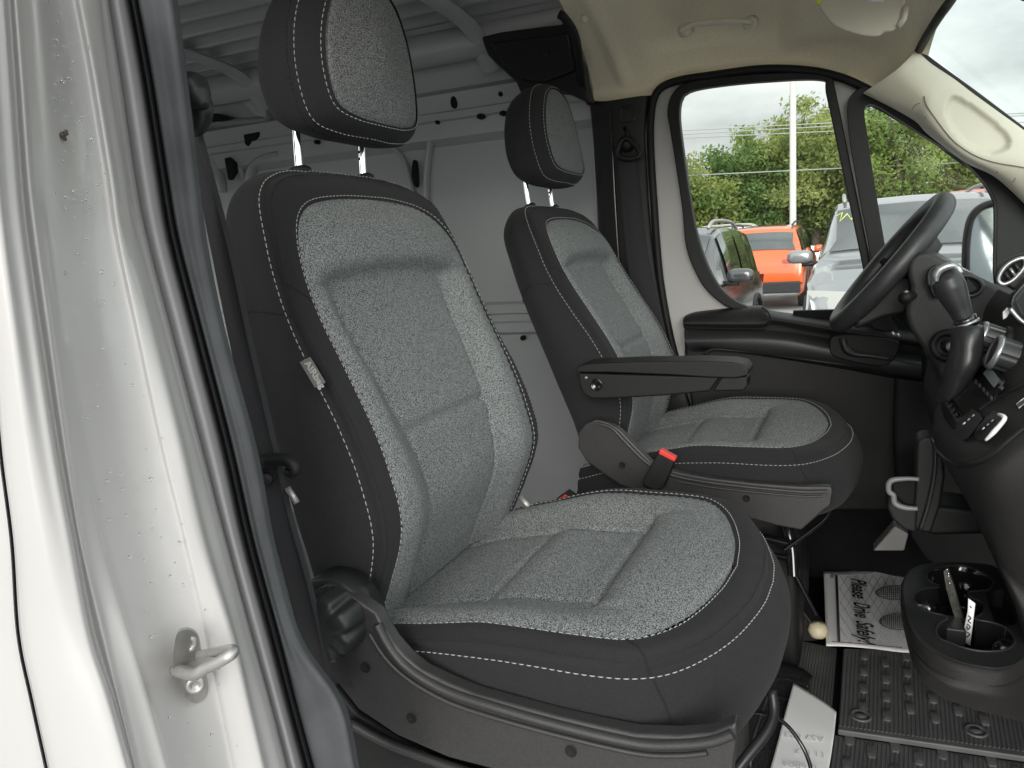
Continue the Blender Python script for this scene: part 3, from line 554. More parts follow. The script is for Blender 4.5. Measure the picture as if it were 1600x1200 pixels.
_ = (lambda *a, **k: None)('rubber_bumper', *lathe(PXn(392, 1110)+np.array([0, .0085, 0]), (.6, -.7, .1), [(.015, -.004), (.0135, -.0005), (.009, .001), (.001, .0016)], 24), PAINT, pl)
# near seat belt, anchor, guide loop
nb = thing('seat_belt', P(330, 300, .6), 'grey black seat belt running down along the near door pillar past a guide hook', 'seat belt', 'seat belts')
L1 = {150: 292, 199: 298, 333: 318, 470: 345, 600: 372, 700: 396, 850: 430, 1000: 470, 1100: 500}; R1 = {150: 300, 199: 314, 380: 363, 543: 398, 718: 439, 804: 458, 908: 487, 960: 500, 1060: 521, 1100: 530}
def cv(t, Y, yy): k, x = zip(*sorted(t.items())); return np.array([P(np.interp(y, k, x), y, Y) for y in yy])
yy = (160, 199, 260, 333, 400, 470, 543, 600, 700, 804, 908, 1000, 1060, 1100)
sheet('webbing', [cv(L1, .63, yy), cv({k: x-11 for k, x in R1.items()}, .632, yy), cv({k: x-9 for k, x in R1.items()}, .629, yy), cv(R1, .635, yy)], BELT, nb, nu=80, nv=30, solid=-.0018, lin=False)
mk('anchor_loop', *tubeg([P(x, y, .62) for x, y in ((296, 142), (304, 150), (313, 166), (314, 182), (308, 200), (300, 205))], [.010, .013, .013, .011, .009, .006], n=30, seg=12), DARKSM, nb)
mk('anchor_cover', *tubeg([P(x, y, .60) for x, y in ((288, 128), (300, 140), (314, 160), (318, 168))], [.012, .018, .014, .006], n=24, seg=12), DARKSM, nb)
mk('guide_hook', *tubeg([P(x, y, .622) for x, y in ((400, 729), (412, 722), (430, 719), (446, 719), (458, 727), (461, 736), (455, 741), (446, 735))], [.006, .008, .0078, .0075, .0065, .006, .005, .004], n=40, seg=12), BLACK, nb)
mk('guide_screw', *lathe(P(417, 748, .625), (.3, -1, 0), [(.008, 0), (.008, .004), (.004, .006), (.0005, .006)], 18), BLACK, nb)
mk('belt_pin', *tubeg([P(449, 762, .63), P(464, 786, .63)], .0035, seg=8), STEEL, nb)
mk('lower_anchor', *tubeg([P(x, y, .66) for x, y in ((486, 930), (492, 945), (498, 965))], .006, n=10, seg=8), BLACKG, nb)
# outer body panels that shade the inside, cut open at the added side opening
v, f = merge([boxg((-2.40, .315, 1.0), (3.1, .02, .76)), boxg((-2.40, .315, 2.17), (3.1, .02, .40)), boxg((-.985, .315, 1.675), (.27, .02, .59)), boxg((-3.24, .315, 1.675), (1.42, .02, .59))])
kind(mk('outer_side_near', v, f, PAINT, None, auto=30))
kind(box('sill_near', (-.1, .42, .52), (1.9, .26, .14), PAINT, None, bevel=.02))
# ------------------------------------------------------------------ seats
YC = .97
PIV = np.array([-.52, YC+.006, 1.12]); TILT = math.radians(14)
UPV = np.array([-math.sin(TILT), 0, math.cos(TILT)]); NV = np.array([math.cos(TILT), 0, math.sin(TILT)])
def toback(q):   # (u, v, w) of the backrest plane -> world (passenger seat)
    q = np.asarray(q, float).reshape(-1, 3); return PIV+q[:, :1]*np.array([0, 1., 0])+q[:, 1:2]*UPV+q[:, 2:]*NV
def tocush(q):   # (u, x, z)
    q = np.asarray(q, float).reshape(-1, 3); return np.stack([q[:, 1], YC+q[:, 0], q[:, 2]], 1)
def mirror_loop(half, n):
    h = spl(half, n); r = h[::-1][1:].copy(); r[:, 0] *= -1; return np.vstack([h, r])
def smooth(a, b, x): t = np.clip((x-a)/(b-a), 0, 1); return t*t*(3-2*t)
def dashes(path, nrm, length, gap, r, lift=.0008):
    """row of short thread stitches along a path lying on a surface with normals nrm"""
    s = np.r_[0, np.cumsum(np.linalg.norm(np.diff(path, axis=0), axis=1))]; g = 0; out = []
    f = lambda A, x: np.array([np.interp(x, s, A[:, k]) for k in range(3)])
    while g+length < s[-1]:
        pts = []
        for i, tt in enumerate((0, .5, 1)):
            x = g+length*tt; n = f(nrm, x); n = n/(np.linalg.norm(n)+1e-9); pts.append(f(path, x)+n*(lift if i == 1 else lift*.2))
        out.append(tubeg(pts, [r*.7, r, r*.7], seg=5)); g += length+gap
    return merge(out)
def rownorm(G, i):
    """surface normals along loop i of a loop stack G (rows, n, 3)"""
    a = np.gradient(G[i], axis=0); b = G[min(i+1, len(G)-1)]-G[max(i-1, 0)]; n = np.cross(a, b); return n/(np.linalg.norm(n, axis=1)[:, None]+1e-12)
def pillow(root, name, shell_name, loops, seam_i, f_ins, conv, nrm_in, tf, n=110, dens=14, rows_w=110, matI=None, notch=.0028, stitch=True, wrink=.0012, outward=None):
    """loops[0] = edge of the light insert, loops[seam_i] = piped seam; returns shell rows in world space"""
    Ls = [mirror_loop(h, n) for h in loops]
    rows = np.array(splu(Ls, (len(Ls)-1)*dens+1))
    W3 = np.array([conv(r) for r in rows]); cen = W3[0].mean(0)
    # wrinkles/puff + notch at the seam
    NN = np.array([rownorm(W3, i) for i in range(len(W3))])
    sgn = np.sign(((NN)*(W3-(cen-nrm_in*.12))).sum(2).mean()); NN *= sgn
    si = seam_i*dens; dist = np.zeros(rows.shape[:2])
    for j in range(rows.shape[1]):
        d = np.linalg.norm(np.diff(W3[:, j], axis=0), axis=1); s = np.r_[0, np.cumsum(d)]; dist[:, j] = s-s[si]
    disp = -notch*np.exp(-(dist/.0028)**2)+.0016*np.exp(-((np.abs(dist)-.009)/.006)**2)
    d0 = dist-dist[0]; disp += -.003*np.exp(-(d0/.004)**2)
    for i in range(W3.shape[0]):
        for j in range(W3.shape[1]):
            p = W3[i, j]; disp[i, j] += wrink*(1.3*noise.noise(Vector(p*9))+.5*noise.noise(Vector(p*24)))+.0010*noise.noise(Vector(p*75))*math.exp(-(dist[i, j]/.022)**2)
    W3 = W3+NN*disp[..., None]
    v, f = grid(W3); sh = mk(shell_name, tf(v), f, TWILL, root)
    # insert
    Lh = rows[0][:n]; ins = []
    for i in range(n):
        a = Lh[i]; us = np.linspace(-1, 1, rows_w)*abs(a[0]); q = np.zeros((rows_w, 3)); q[:, 0] = us; q[:, 1] = a[1]; q[:, 2] = a[2]
        q[:, 2] += f_ins(us, a[1], abs(a[0])); w = conv(q)
        ins.append(w)
    ins = np.array(ins)
    edge = np.linalg.norm(ins[:, :, None, :]-W3[0][None, None, ::2, :], axis=3).min(2)
    ins = ins-nrm_in*(.004*np.exp(-(edge/.007)**2))[..., None]
    for i in range(ins.shape[0]):
        for j in range(ins.shape[1]): ins[i, j] += nrm_in*(wrink*1.1*noise.noise(Vector(ins[i, j]*14)))
    v, f = grid(ins); io = mk(name, tf(v), f, matI or MEL, root)
    if stitch:
        P0 = W3; idx0 = max(1, int(np.argmin(abs(dist[:, n//2]-(dist[0, n//2]+.0062)))))
        a = dashes(tf(P0[idx0]), tfn(tf, NN[idx0]), .0056, .0030, .0006, .0012)
        k1 = int(np.argmin(abs(dist[:, n//3]-.0062))); k2 = int(np.argmin(abs(dist[:, n//3]+.0105)))
        b = dashes(tf(P0[k1]), tfn(tf, NN[k1]), .0058, .0030, .00065, .0011)
        mk('stitching', *a, THREAD, sh); mk('stitching', *b, THREAD, sh)
        c = dashes(tf(P0[k2]), tfn(tf, NN[k2]), .004, .003, .0008, .0002); mk('dark_stitching', c[0], c[1], THREADD, sh)
    return W3, sh, io, NN, si
def tfn(tf, n): z = tf(np.zeros((1, 3))); return tf(n)-z
def seam_line(root, name, pts, tf, r=.0011):
    v, f = tubeg(tf(np.asarray(pts)), r, seg=5); mk(name, v, f, THREADD, root)

BI = [(-0.202, -0.03, -0.05), (-0.208, 0.03, -0.004), (-0.212, 0.1, 0.042), (-0.211, 0.17, 0.048), (-0.211, 0.24, 0.042), (-0.212, 0.31, 0.03), (-0.214, 0.37, 0.019), (-0.212, 0.42, 0.013), (-0.202, 0.465, 0.009), (-0.176, 0.503, 0.003), (-0.133, 0.526, -0.003), (-0.065, 0.536, -0.005), (0, 0.538, -0.006)]
BM = [(-0.2178, -0.03, -0.052), (-0.2265, 0.03, -0.004), (-0.2331, 0.1, 0.0392), (-0.2321, 0.17, 0.0452), (-0.231, 0.24, 0.0383), (-0.2303, 0.31, 0.0245), (-0.2298, 0.37, 0.0126), (-0.2264, 0.4195, 0.0061), (-0.218, 0.471, 0.0031), (-0.1951, 0.5206, -0.0025), (-0.1446, 0.549, -0.0108), (-0.0691, 0.5595, -0.0146), (0.0, 0.562, -0.016)]
BS = [(-0.225, -0.03, -0.062), (-0.238, 0.03, -0.016), (-0.247, 0.1, 0.028), (-0.246, 0.17, 0.034), (-0.244, 0.24, 0.026), (-0.242, 0.31, 0.01), (-0.2395, 0.37, -0.003), (-0.235, 0.419, -0.01), (-0.228, 0.477, -0.012), (-0.208, 0.5381, -0.017), (-0.152, 0.572, -0.028), (-0.0715, 0.583, -0.034), (0, 0.586, -0.036)]
BB = [(-0.234, -0.03, -0.085), (-0.252, 0.03, -0.058), (-0.265, 0.1, -0.03), (-0.266, 0.17, -0.03), (-0.265, 0.24, -0.034), (-0.264, 0.31, -0.045), (-0.262, 0.37, -0.05), (-0.2571, 0.4264, -0.05), (-0.2445, 0.488, -0.05), (-0.2213, 0.5461, -0.05), (-0.1573, 0.582, -0.058), (-0.074, 0.591, -0.062), (0.0, 0.593, -0.064)]
BR = [(-0.213, -0.03, -0.112), (-0.23, 0.03, -0.104), (-0.243, 0.1, -0.092), (-0.243, 0.17, -0.09), (-0.241, 0.24, -0.09), (-0.238, 0.31, -0.092), (-0.236, 0.37, -0.092), (-0.2312, 0.4264, -0.09), (-0.2189, 0.488, -0.088), (-0.1969, 0.5373, -0.088), (-0.1384, 0.5707, -0.092), (-0.069, 0.578, -0.094), (0.0, 0.58, -0.095)]
BK = [(-.18, -.03, -.118), (-.19, .03, -.118), (-.19, .10, -.112), (-.19, .17, -.11), (-.19, .24, -.11), (-.19, .31, -.11), (-.188, .37, -.11), (-.186, .43, -.108), (-.176, .49, -.106), (-.155, .53, -.106), (-.11, .55, -.108), (-.055, .56, -.11), (0, .56, -.11)]
def gw(v): return .098+.047*smooth(.0, .42, v)
def f_back(u, v, ue):
    g = gw(v); a = np.abs(u); w = -.028*(1-smooth(g-.006, g+(ue-g)*.70, a))*(1-smooth(.40, .45, v))
    w = w-.007*np.exp(-((a-g)/.0035)**2)*(1-smooth(.38, .412, v))
    w += .006*(1-(a/ue)**2)*(1 if v < .43 else 0)
    vs = .412+.012*(1-(a/ue)**2)
    w += -.012*np.exp(-((v-vs)/.0045)**2)*np.clip(1-(a/ue)**6, 0, 1)
    w += .017*smooth(0, .02, v-vs)*(1-smooth(.06, .12, v-vs))*np.clip(1-(a/ue)**4, 0, 1)
    w += (-.010*np.exp(-((v-.205)/.004)**2)+.003*np.exp(-((np.abs(v-.205)-.018)/.012)**2))*(1-smooth(g-.004, g, a))
    return w
CI = [(-.212, -.64, 1.070), (-.222, -.54, 1.104), (-.236, -.46, 1.122), (-.243, -.384, 1.138), (-.243, -.305, 1.140), (-.241, -.245, 1.140), (-.228, -.208, 1.139), (-.180, -.176, 1.136), (-.09, -.150, 1.133), (0, -.140, 1.132)]
CM = [(-.226, -.64, 1.066), (-.238, -.54, 1.100), (-.252, -.45, 1.122), (-.260, -.365, 1.139), (-.260, -.275, 1.140), (-.257, -.212, 1.138), (-.238, -.182, 1.138), (-.19, -.150, 1.136), (-.095, -.124, 1.133), (0, -.116, 1.132)]
CS = [(-.234, -.64, 1.050), (-.250, -.54, 1.085), (-.264, -.44, 1.106), (-.274, -.337, 1.118), (-.273, -.25, 1.118), (-.260, -.196, 1.117), (-.226, -.158, 1.117), (-.16, -.124, 1.117), (-.07, -.102, 1.117), (0, -.097, 1.117)]
CB = [(-.244, -.64, 1.030), (-.262, -.54, 1.050), (-.277, -.44, 1.068), (-.281, -.33, 1.072), (-.281, -.238, 1.072), (-.272, -.178, 1.070), (-.238, -.136, 1.068), (-.168, -.099, 1.068), (-.075, -.076, 1.068), (0, -.071, 1.068)]
CL = [(-.235, -.64, 1.0), (-.255, -.54, 1.01), (-.270, -.44, 1.012), (-.275, -.33, 1.014), (-.275, -.245, 1.014), (-.262, -.19, 1.012), (-.228, -.15, 1.005), (-.16, -.118, 1.0), (-.07, -.098, 1.0), (0, -.094, 1.0)]
CU = [(-.17, -.58, .985), (-.18, -.50, .985), (-.19, -.42, .985), (-.19, -.33, .985), (-.19, -.27, .985), (-.18, -.24, .98), (-.15, -.22, .98), (-.10, -.20, .98), (-.05, -.19, .98), (0, -.19, .98)]
def f_cush(u, x, ue):
    a = np.abs(u); g = .125; w = -.028*(1-smooth(g-.01, ue*.92, a))*(1-smooth(-.33, -.20, x))
    w = w-.008*np.exp(-((a-g)/.004)**2)*(1-smooth(-.29, -.27, x))
    xf = -.285+.0*a
    w += (-.012*np.exp(-((x-xf)/.005)**2)+.005*np.exp(-((x-xf-.03)/.022)**2))*(1-smooth(.15, .17, a))
    w += (-.005*np.exp(-((x+.435)/.005)**2)+.003*np.exp(-((x+.405)/.02)**2))*(1-smooth(.12, .14, a))
    w += .005*(1-(a/ue)**2)
    return w
def head_loops():
    # closed loops (u, v, w) bottom centre -> right -> top -> left ; w forward
    def L(b, tw, ht, u0, w, bw): # half width bottom, half width top, top, base v
        return None
    F0 = [(0, .612), (.060, .616), (.100, .630), (.111, .668), (.108, .712), (.094, .758), (.068, .796), (.034, .815), (0, .820)]
    F1 = [(0, .606), (.066, .607), (.116, .620), (.131, .665), (.128, .716), (.112, .768), (.082, .812), (.042, .834), (0, .840)]
    F2 = [(0, .604), (.068, .605), (.124, .618), (.142, .665), (.139, .720), (.122, .776), (.089, .824), (.046, .846), (0, .852)]
    F3 = [(0, .622), (.066, .624), (.120, .638), (.137, .675), (.134, .722), (.117, .774), (.085, .820), (.044, .840), (0, .846)]
    F4 = [(0, .655), (.050, .657), (.095, .668), (.110, .695), (.107, .728), (.092, .765), (.066, .798), (.034, .814), (0, .818)]
    F5 = [(0, .70), (.02, .70), (.035, .702), (.04, .71), (.038, .725), (.03, .74), (.02, .75), (.01, .755), (0, .756)]
    wz = [.062, .046, .012, -.030, -.052, -.060]; out = []
    for F, w in zip((F0, F1, F2, F3, F4, F5), wz):
        half = np.array([(a, b+.012-.02*max(0, (b-.70)/.15), w+(b-.62)*.20-(abs(a)/.14)**2*(.012 if w > .03 else .004)) for a, b in F]); h = spl(half, 60); m = h[::-1][1:-1].copy(); m[:, 0] *= -1
        out.append(np.vstack([h, m]))
    return out
def build_seat(root, cush_off, back_rot, mel=None):
    co = np.asarray(cush_off, float); c, s = math.cos(back_rot), math.sin(back_rot)
    def tb(p):
        p = np.asarray(p, float).reshape(-1, 3)-PIV; q = np.stack([c*p[:, 0]-s*p[:, 2], p[:, 1], s*p[:, 0]+c*p[:, 2]], 1); return q+PIV+co
    def tc_(p): return np.asarray(p, float).reshape(-1, 3)+co
    W3, sh, io, NN, si = pillow(root, 'backrest_insert', 'backrest', [BI, BM, BS, BB, BR, BK], 2, f_back, toback, NV, tb)
    # horizontal side seams of the shell
    n = 110
    zz = (W3[si:, :n, :]-PIV)@UPV; j = int(np.argmin(abs(((W3[si]-PIV)@UPV)[:n]-.385)))
    for jj in (j, 2*n-2-j):
        seam_line(sh, 'panel_seam', (W3+NN*.0004)[si:-6:2, jj], tb, .0010)
        seam_line(sh, 'panel_seam', (W3+NN*.0004)[2:si:2, jj+(6 if jj < n else -6)], tb, .0009)
    C3, csh, cio, CN, ci = pillow(root, 'cushion_insert', 'cushion', [CI, CM, CS, CB, CL, CU], 2, f_cush, tocush, np.array([0, 0, 1.]), tc_, wrink=.0014)
    j = int(np.argmin(np.linalg.norm(C3[ci][:n]-tocush((-.258, -.19, 1.117)), axis=1)))
    for jj in (j, 2*n-2-j): seam_line(csh, 'panel_seam', (C3+CN*.0004)[1:-20:2, jj], tc_, .0010)
    # headrest
    loops = head_loops(); rows = np.array(splu(loops, 5*9+1)); HW = np.array([toback(r) for r in rows])
    for i in range(HW.shape[0]):
        for k in range(HW.shape[1]): HW[i, k] += UPV*.0010*noise.noise(Vector(HW[i, k]*14))+NV*.0012*noise.noise(Vector(HW[i, k]*11+5))
    v, f = grid(HW, cu=True); f.append(tuple(range(len(v)-HW.shape[1], len(v))))
    hs = mk('headrest', tb(v), f, TWILL, root)
    c0 = rows[0]; cen = np.array([0, .71, rows[0][:, 2].mean()+.010]); fr = [cen+(c0-cen)*t+np.array([0, 0, 1])*.006*(1-t**2)*1.0 for t in np.linspace(.02, 1, 40)]
    fr = [r-np.array([0, 0, .0035])*math.exp(-((1-t)/.05)**2) for r, t in zip(fr, np.linspace(.02, 1, 40))]
    v, f = grid(np.array([toback(r) for r in fr]), cu=True); f.append(tuple(range(HW.shape[1]))); mk('headrest_insert', tb(v), f, MELH, hs)
    nr = np.repeat(NV[None], HW.shape[1]+1, 0)
    cl = lambda A: np.vstack([A, A[:1]])
    A1 = cl(HW[2]); o = A1-A1.mean(0); nn = o/np.linalg.norm(o, axis=1)[:, None]*.5+NV
    A2 = cl(HW[13]); o2 = A2-A2.mean(0); n2 = o2/np.linalg.norm(o2, axis=1)[:, None]+NV*.5
    A3 = cl(HW[16]); 
    mk('stitching', *dashes(tb(A1), tfn(tb, nn), .0056, .0030, .0006), THREAD, hs); mk('stitching', *dashes(tb(A2), tfn(tb, n2), .0056, .0030, .0006, .001), THREAD, hs)
    v, f = dashes(tb(A3), tfn(tb, n2), .004, .003, .0008); mk('dark_stitching', v, f, THREADD, hs)
    for u in (-.078, .078):
        pts = toback([(u, .56, -.055), (u, .60, -.048), (u, .66, -.030), (u, .70, -.018)])
        v, f = tubeg(tb(pts), .0058, seg=14, n=20); mk('headrest_post', v, f, CHROME, root, auto=50)
        if u > 0:
            v, f = merge([tubeg(tb(toback([(u-.0062, .618+.010*k, -.044+.0028*k), (u+.0005, .621+.010*k, -.041+.0028*k)])), .0022, seg=6) for k in range(5)]); mk('post_notch', v, f, HOLE, root)
        b = toback([(u, .590, -.049)])[0]; v, f = lathe(b, UPV, [(.012, -.008), (.015, -.007), (.0175, -.002), (.0175, .001), (.014, .004), (.007, .005)], 24)
        v = b+(v-b)*np.array([.8, 1.15, 1]); mk('post_collar', tb(v), f, BLACK, root)
    return tb, tc_
def side_cover(root, outl, Y, th, band, mat_, name='side_cover'):
    o = np.array([P(x, y, Y) for x, y in outl]); s = prism(name, o, (0, th, 0), mat_, root, bevel=.004)
    for off, r in band:
        pts = np.array([P(x, y, Y-.001) for x, y in off]); v, f = tubeg(pts, r, seg=8, n=50, flat=.8); mk('trim_ridge', v, f, mat_, s, auto=60)
    return s
# ---- passenger seat
ps = thing('car_seat', (-.35, YC, .62), 'near passenger seat in black cloth with grey speckled inserts and an airbag tag', 'seat')
tb, tcs = build_seat(ps, (0, 0, 0), 0)
side = [(488, 925), (510, 912), (532, 922), (560, 940), (587, 958), (598, 980), (612, 1003), (632, 1026), (658, 1048), (700, 1068), (742, 1085), (800, 1101), (867, 1119), (930, 1134), (992, 1147), (1060, 1150), (1112, 1146), (1150, 1130), (1152, 1150), (1146, 1200), (1138, 1290), (1000, 1262), (850, 1225), (700, 1185), (620, 1150), (560, 1110), (520, 1060), (495, 1000)]
sc = side_cover(ps, side, .668, .02, [([(590, 975), (604, 1003), (625, 1032), (655, 1056), (700, 1080), (760, 1100), (867, 1131), (992, 1160), (1060, 1163), (1112, 1158), (1146, 1146)], .0065),
     ([(578, 990), (598, 1022), (622, 1048), (655, 1072), (700, 1096), (760, 1117), (867, 1147), (992, 1176), (1060, 1180), (1105, 1176)], .0035)], RAIL)
for x, y in ((571, 1043), (643, 1122), (892, 1174)): mk('screw_hole', *lathe(P(x, y, .667), (0, -1, 0), [(.0001, -.001), (.0052, 0), (.0062, .0010), (.0062, -.004)], 20), HOLE, sc)
lo = [(520, 1070), (560, 1118), (640, 1165), (720, 1200), (900, 1250), (1130, 1300), (1120, 1420), (700, 1420), (520, 1300)]
prism('base_panel', [P(x, y, .70) for x, y in lo], (0, .02, 0), BLACK, ps, bevel=.006)
v, f = tubeg([P(x, y, .69) for x, y in [(545, 1128), (600, 1158), (660, 1182), (760, 1215), (900, 1245)]], .006, n=30); mk('slide_rail', v, f, RAIL, ps)
# recliner housing and knob
kc = P(517, 974, .655)
v, f = lathe(P(522, 968, .68), (0, -1, 0), [(.054, -.03), (.054, .002), (.052, .005), (.046, .007), (.042, .006)], 48); mk('recliner_housing', v, f, DARKSM, ps)
a = np.arange(96)*2*math.pi/96; rows = []
for r, h in [(.040, -.012), (.0405, .006), (.039, .016), (.034, .021), (.018, .0225), (.002, .023)]:
    rr = r-(.0068*np.clip(np.cos(a*7), 0, 1)**1.5 if r > .03 else 0)*(1 if h > 0 else .4); rows.append(kc+np.stack([rr*np.cos(a), np.full(96, -h), rr*np.sin(a)], 1))
v, f = grid(rows, cu=True); f.append(tuple(range(5*96, 6*96))); mk('recliner_knob', v, f, DARKSM, ps)
# airbag tag
q = toback([(-.2545, .262, .030), (-.2545, .216, .040), (-.262, .213, .013), (-.262, .259, .003)])
t0 = [P(468, 566, .706), P(484, 558, .706), P(508, 598, .706), P(492, 606, .706)]
tg = prism('airbag_tag', t0, (0, .0012, 0), mat('tag_cloth', (.16, .155, .15), .8), ps, bevel=.0003)
d = np.array(P(499, 598, .7045))-P(475, 561, .7045); up = np.array(P(484, 558, .7045))-P(468, 566, .7045)
textmesh('tag_lettering', 'AIRbag', P(475.5, 568, .7048), d, up, .0125, THREAD, tg, bold=.0003)
# base frame under the seat (metal bars seen in front)
v, f = tubeg([P(1206, 1078, .98), P(1209, 1110, .97), P(1200, 1140, .95), P(1165, 1185, .92), P(1130, 1230, .9)], .007, n=24, seg=10); mk('front_bar', v, f, DARKSM, ps)
box('seat_pedestal', (-.33, .99, .79), (.36, .44, .36), BLACK, ps, bevel=.02)
# chrome link between back and cushion, buckle of the passenger
v, f = tubeg([P(812, 775, 1.20), P(832, 800, 1.20)], .006, seg=8); mk('hinge_link', v, f, STEEL, ps)
bk = thing('belt_buckle', P(880, 800, 1.27), 'red button of a seat belt buckle peeking out behind the passenger cushion', 'seat belt buckle', 'seat belt buckles')
o_ = [P(x, y, 1.285) for x, y in ((866, 782), (882, 771), (895, 780), (895, 800), (864, 800))]
prism('buckle_body', o_, (.0, .03, -.0), BLACK, bk, bevel=.002)
prism('release_button', [P(x, y, 1.282) for x, y in ((868, 783), (882, 773), (893, 781), (880, 785))], (0, .004, 0), RED, bk, bevel=.001)
# ---- driver seat
DO = np.array([.092, .80, .005]); DR = math.radians(-8.0)
dsx = thing('car_seat', (-.26, YC+.8, .62), 'driver seat behind the steering wheel with a raised armrest on its inner side', 'seat')
tbd, tcd = build_seat(dsx, DO, -DR)
YD = 1.462
side = [(903, 700), (904, 676), (915, 662), (932, 655), (952, 661), (970, 673), (983, 687), (1017, 721), (1035, 731), (1060, 738), (1110, 747), (1180, 755), (1250, 760), (1298, 760), (1302, 766), (1298, 790), (1285, 800), (1268, 815), (1252, 829), (1215, 822), (1150, 805), (1085, 790), (1020, 776), (968, 758), (935, 735), (915, 720)]
sc = side_cover(dsx, side, YD, .02, [([(935, 662), (955, 668), (975, 688), (1005, 718), (1030, 734), (1060, 745), (1110, 754), (1180, 762), (1250, 768), (1292, 768)], .0045), ([(1060, 752), (1110, 761), (1180, 769), (1250, 775), (1285, 775)], .003)], RAIL)
for x, y in ((972, 727), (1166, 779)): mk('screw_hole', *lathe(P(x, y, YD-.001), (0, -1, 0), [(.0001, -.001), (.0060, 0), (.0070, .0010), (.0070, -.004)], 20), HOLE, sc)
box('seat_pedestal', (-.25, 1.84, .79), (.30, .40, .36), BLACK, dsx, bevel=.02)
# armrest
ar = [(900, 578), (905, 571), (925, 568), (1000, 565), (1100, 564), (1145, 566), (1162, 570), (1170, 579), (1168, 587), (1150, 591), (1110, 590), (1050, 586), (950, 582), (902, 582)]
a1 = prism('armrest', [P(x, y, 1.43) for x, y in ar], (0, .075, 0), BLACK, dsx, bevel=.008)
a2 = [(903, 583), (1125, 589), (1108, 612), (1030, 619), (955, 623), (925, 623), (912, 617), (905, 600)]
b_ = prism('armrest_arm', [P(x, y, 1.438) for x, y in a2], (0, .045, 0), BLACK, dsx, bevel=.004)
a3 = [(1127, 589), (1168, 588), (1168, 603), (1162, 611), (1112, 612)]
prism('armrest_tip', [P(x, y, 1.440) for x, y in a3], (0, .05, 0), BLACK, dsx, bevel=.004)
v, f = lathe(P(932, 601, 1.436), (0, -1, 0), [(.0125, -.004), (.0125, .002), (.010, .0025), (.009, .001)], 28); mk('armrest_pivot', v, f, BLACKG, b_)
v, f = disc(P(916, 590, 1.4365), (0, -1, 0), .003, 12); mk('rivet', v, f, STEEL, b_)
# driver buckle
bk = thing('belt_buckle', P(1030, 740, 1.47), 'black seat belt buckle with red release button standing beside the driver cushion', 'seat belt buckle', 'seat belt buckles')
prism('buckle_body', [P(x, y, 1.435) for x, y in ((1030, 703), (1056, 718), (1037, 762), (1024, 768), (1003, 758), (1006, 748))], (0, .022, 0), BLACK, bk, bevel=.004)
prism('release_button', [P(x, y, 1.432) for x, y in ((1031, 702), (1056, 716), (1054, 722), (1029, 709))], (0, .018, 0), RED, bk, bevel=.0015)
# metal underframe between the seats
v, f = merge([tubeg([P(1190, 800, 1.62), P(1222, 812, 1.60), P(1236, 850, 1.58), P(1240, 900, 1.56)], .012, n=16), tubeg([P(1195, 840, 1.6), P(1235, 850, 1.56)], .010), tubeg([P(1195, 865, 1.6), P(1232, 872, 1.56)], .007),
   tubeg([P(1300, 790, 1.62), P(1285, 815, 1.6), P(1225, 860, 1.55)], .004, n=16), tubeg([P(1228, 870, 1.62), P(1275, 960, 1.62)], .005)]); mk('metal_underframe', v, f, BLACKG, dsx, auto=50)
# ------------------------------------------------------------------ dashboard, steering wheel, centre console
da = thing('dashboard', P(1560, 520, 1.4), 'black dashboard with centre stack, knobs, switches and air vent at the right edge', 'dashboard')
body = [(1424, 404), (1442, 393), (1462, 398), (1482, 409), (1505, 421), (1530, 432), (1583, 458), (1640, 480), (1700, 700), (1500, 720), (1470, 690), (1463, 640), (1470, 598), (1452, 560), (1432, 530), (1419, 505), (1416, 480), (1424, 452), (1418, 425)]
prism('dash_body', [P(x, y, 1.60) for x, y in spl(body, 70, closed=True)], (.0, .30, 0), DASH, da, bevel=.01)
# top hood over the instruments
rows = [[P(x, y, 1.62) for x, y in ((1418, 430), (1424, 410), (1442, 398), (1465, 401), (1484, 412), (1520, 430))], [P(x, y, 1.80) for x, y in ((1414, 424), (1420, 402), (1440, 390), (1462, 393), (1482, 404), (1515, 424))], [P(x, y, 2.08) for x, y in ((1400, 420), (1404, 398), (1420, 389), (1450, 395), (1475, 408), (1500, 424))]]
sheet('instrument_hood', rows, DARKSM, da, nu=40, nv=20)
# dash top running to the windshield
v, f = grid([np.array([(x, y, z) for y in np.linspace(.55, 2.2, 8)]) for x, z in ((.30, 1.32), (.33, 1.40), (.38, 1.425), (.60, 1.40), (1.0, 1.33))]); mk('dash_top', v, f, DASH, da)
# recessed storage opening in the dash
cupo = [(1498, 436), (1505, 431), (1518, 432), (1530, 438), (1535, 447), (1530, 457), (1518, 462), (1504, 461), (1497, 450)]
prism('storage_recess', [P(x, y, 1.595) for x, y in rnd(cupo, 40)], (0, .01, 0), HOLE, da, bevel=.001)
mk('recess_rim', *tubeg([P(x, y, 1.592) for x, y in rnd(cupo, 40)], .004, closed=True, seg=8), DARKSM, da)
prism('recess_divider', [P(x, y, 1.588) for x, y in ((1511, 433), (1527, 452), (1519, 457), (1506, 458))], (0, .004, 0), BLACK, da, bevel=.001)
prism('silver_switch', [P(x, y, 1.585) for x, y in ((1478, 416), (1492, 412), (1502, 418), (1506, 426), (1500, 430), (1494, 422))], (0, .02, 0), SILVER, da, bevel=.003)
# ignition barrel
c = P(1481, 540, 1.58)
mk('ignition_bezel', *lathe(c, (-.35, -1, .1), [(.030, -.01), (.030, .004), (.024, .008), (.019, .006), (.018, 0), (.010, 0), (.009, .004), (.0005, .004)], 36), BLACK, da)
mk('ignition_lock', *lathe(P(1486, 542, 1.572), (-.35, -1, .1), [(.008, 0), (.008, .004), (.005, .006), (.0005, .006)], 20), STEEL, da)
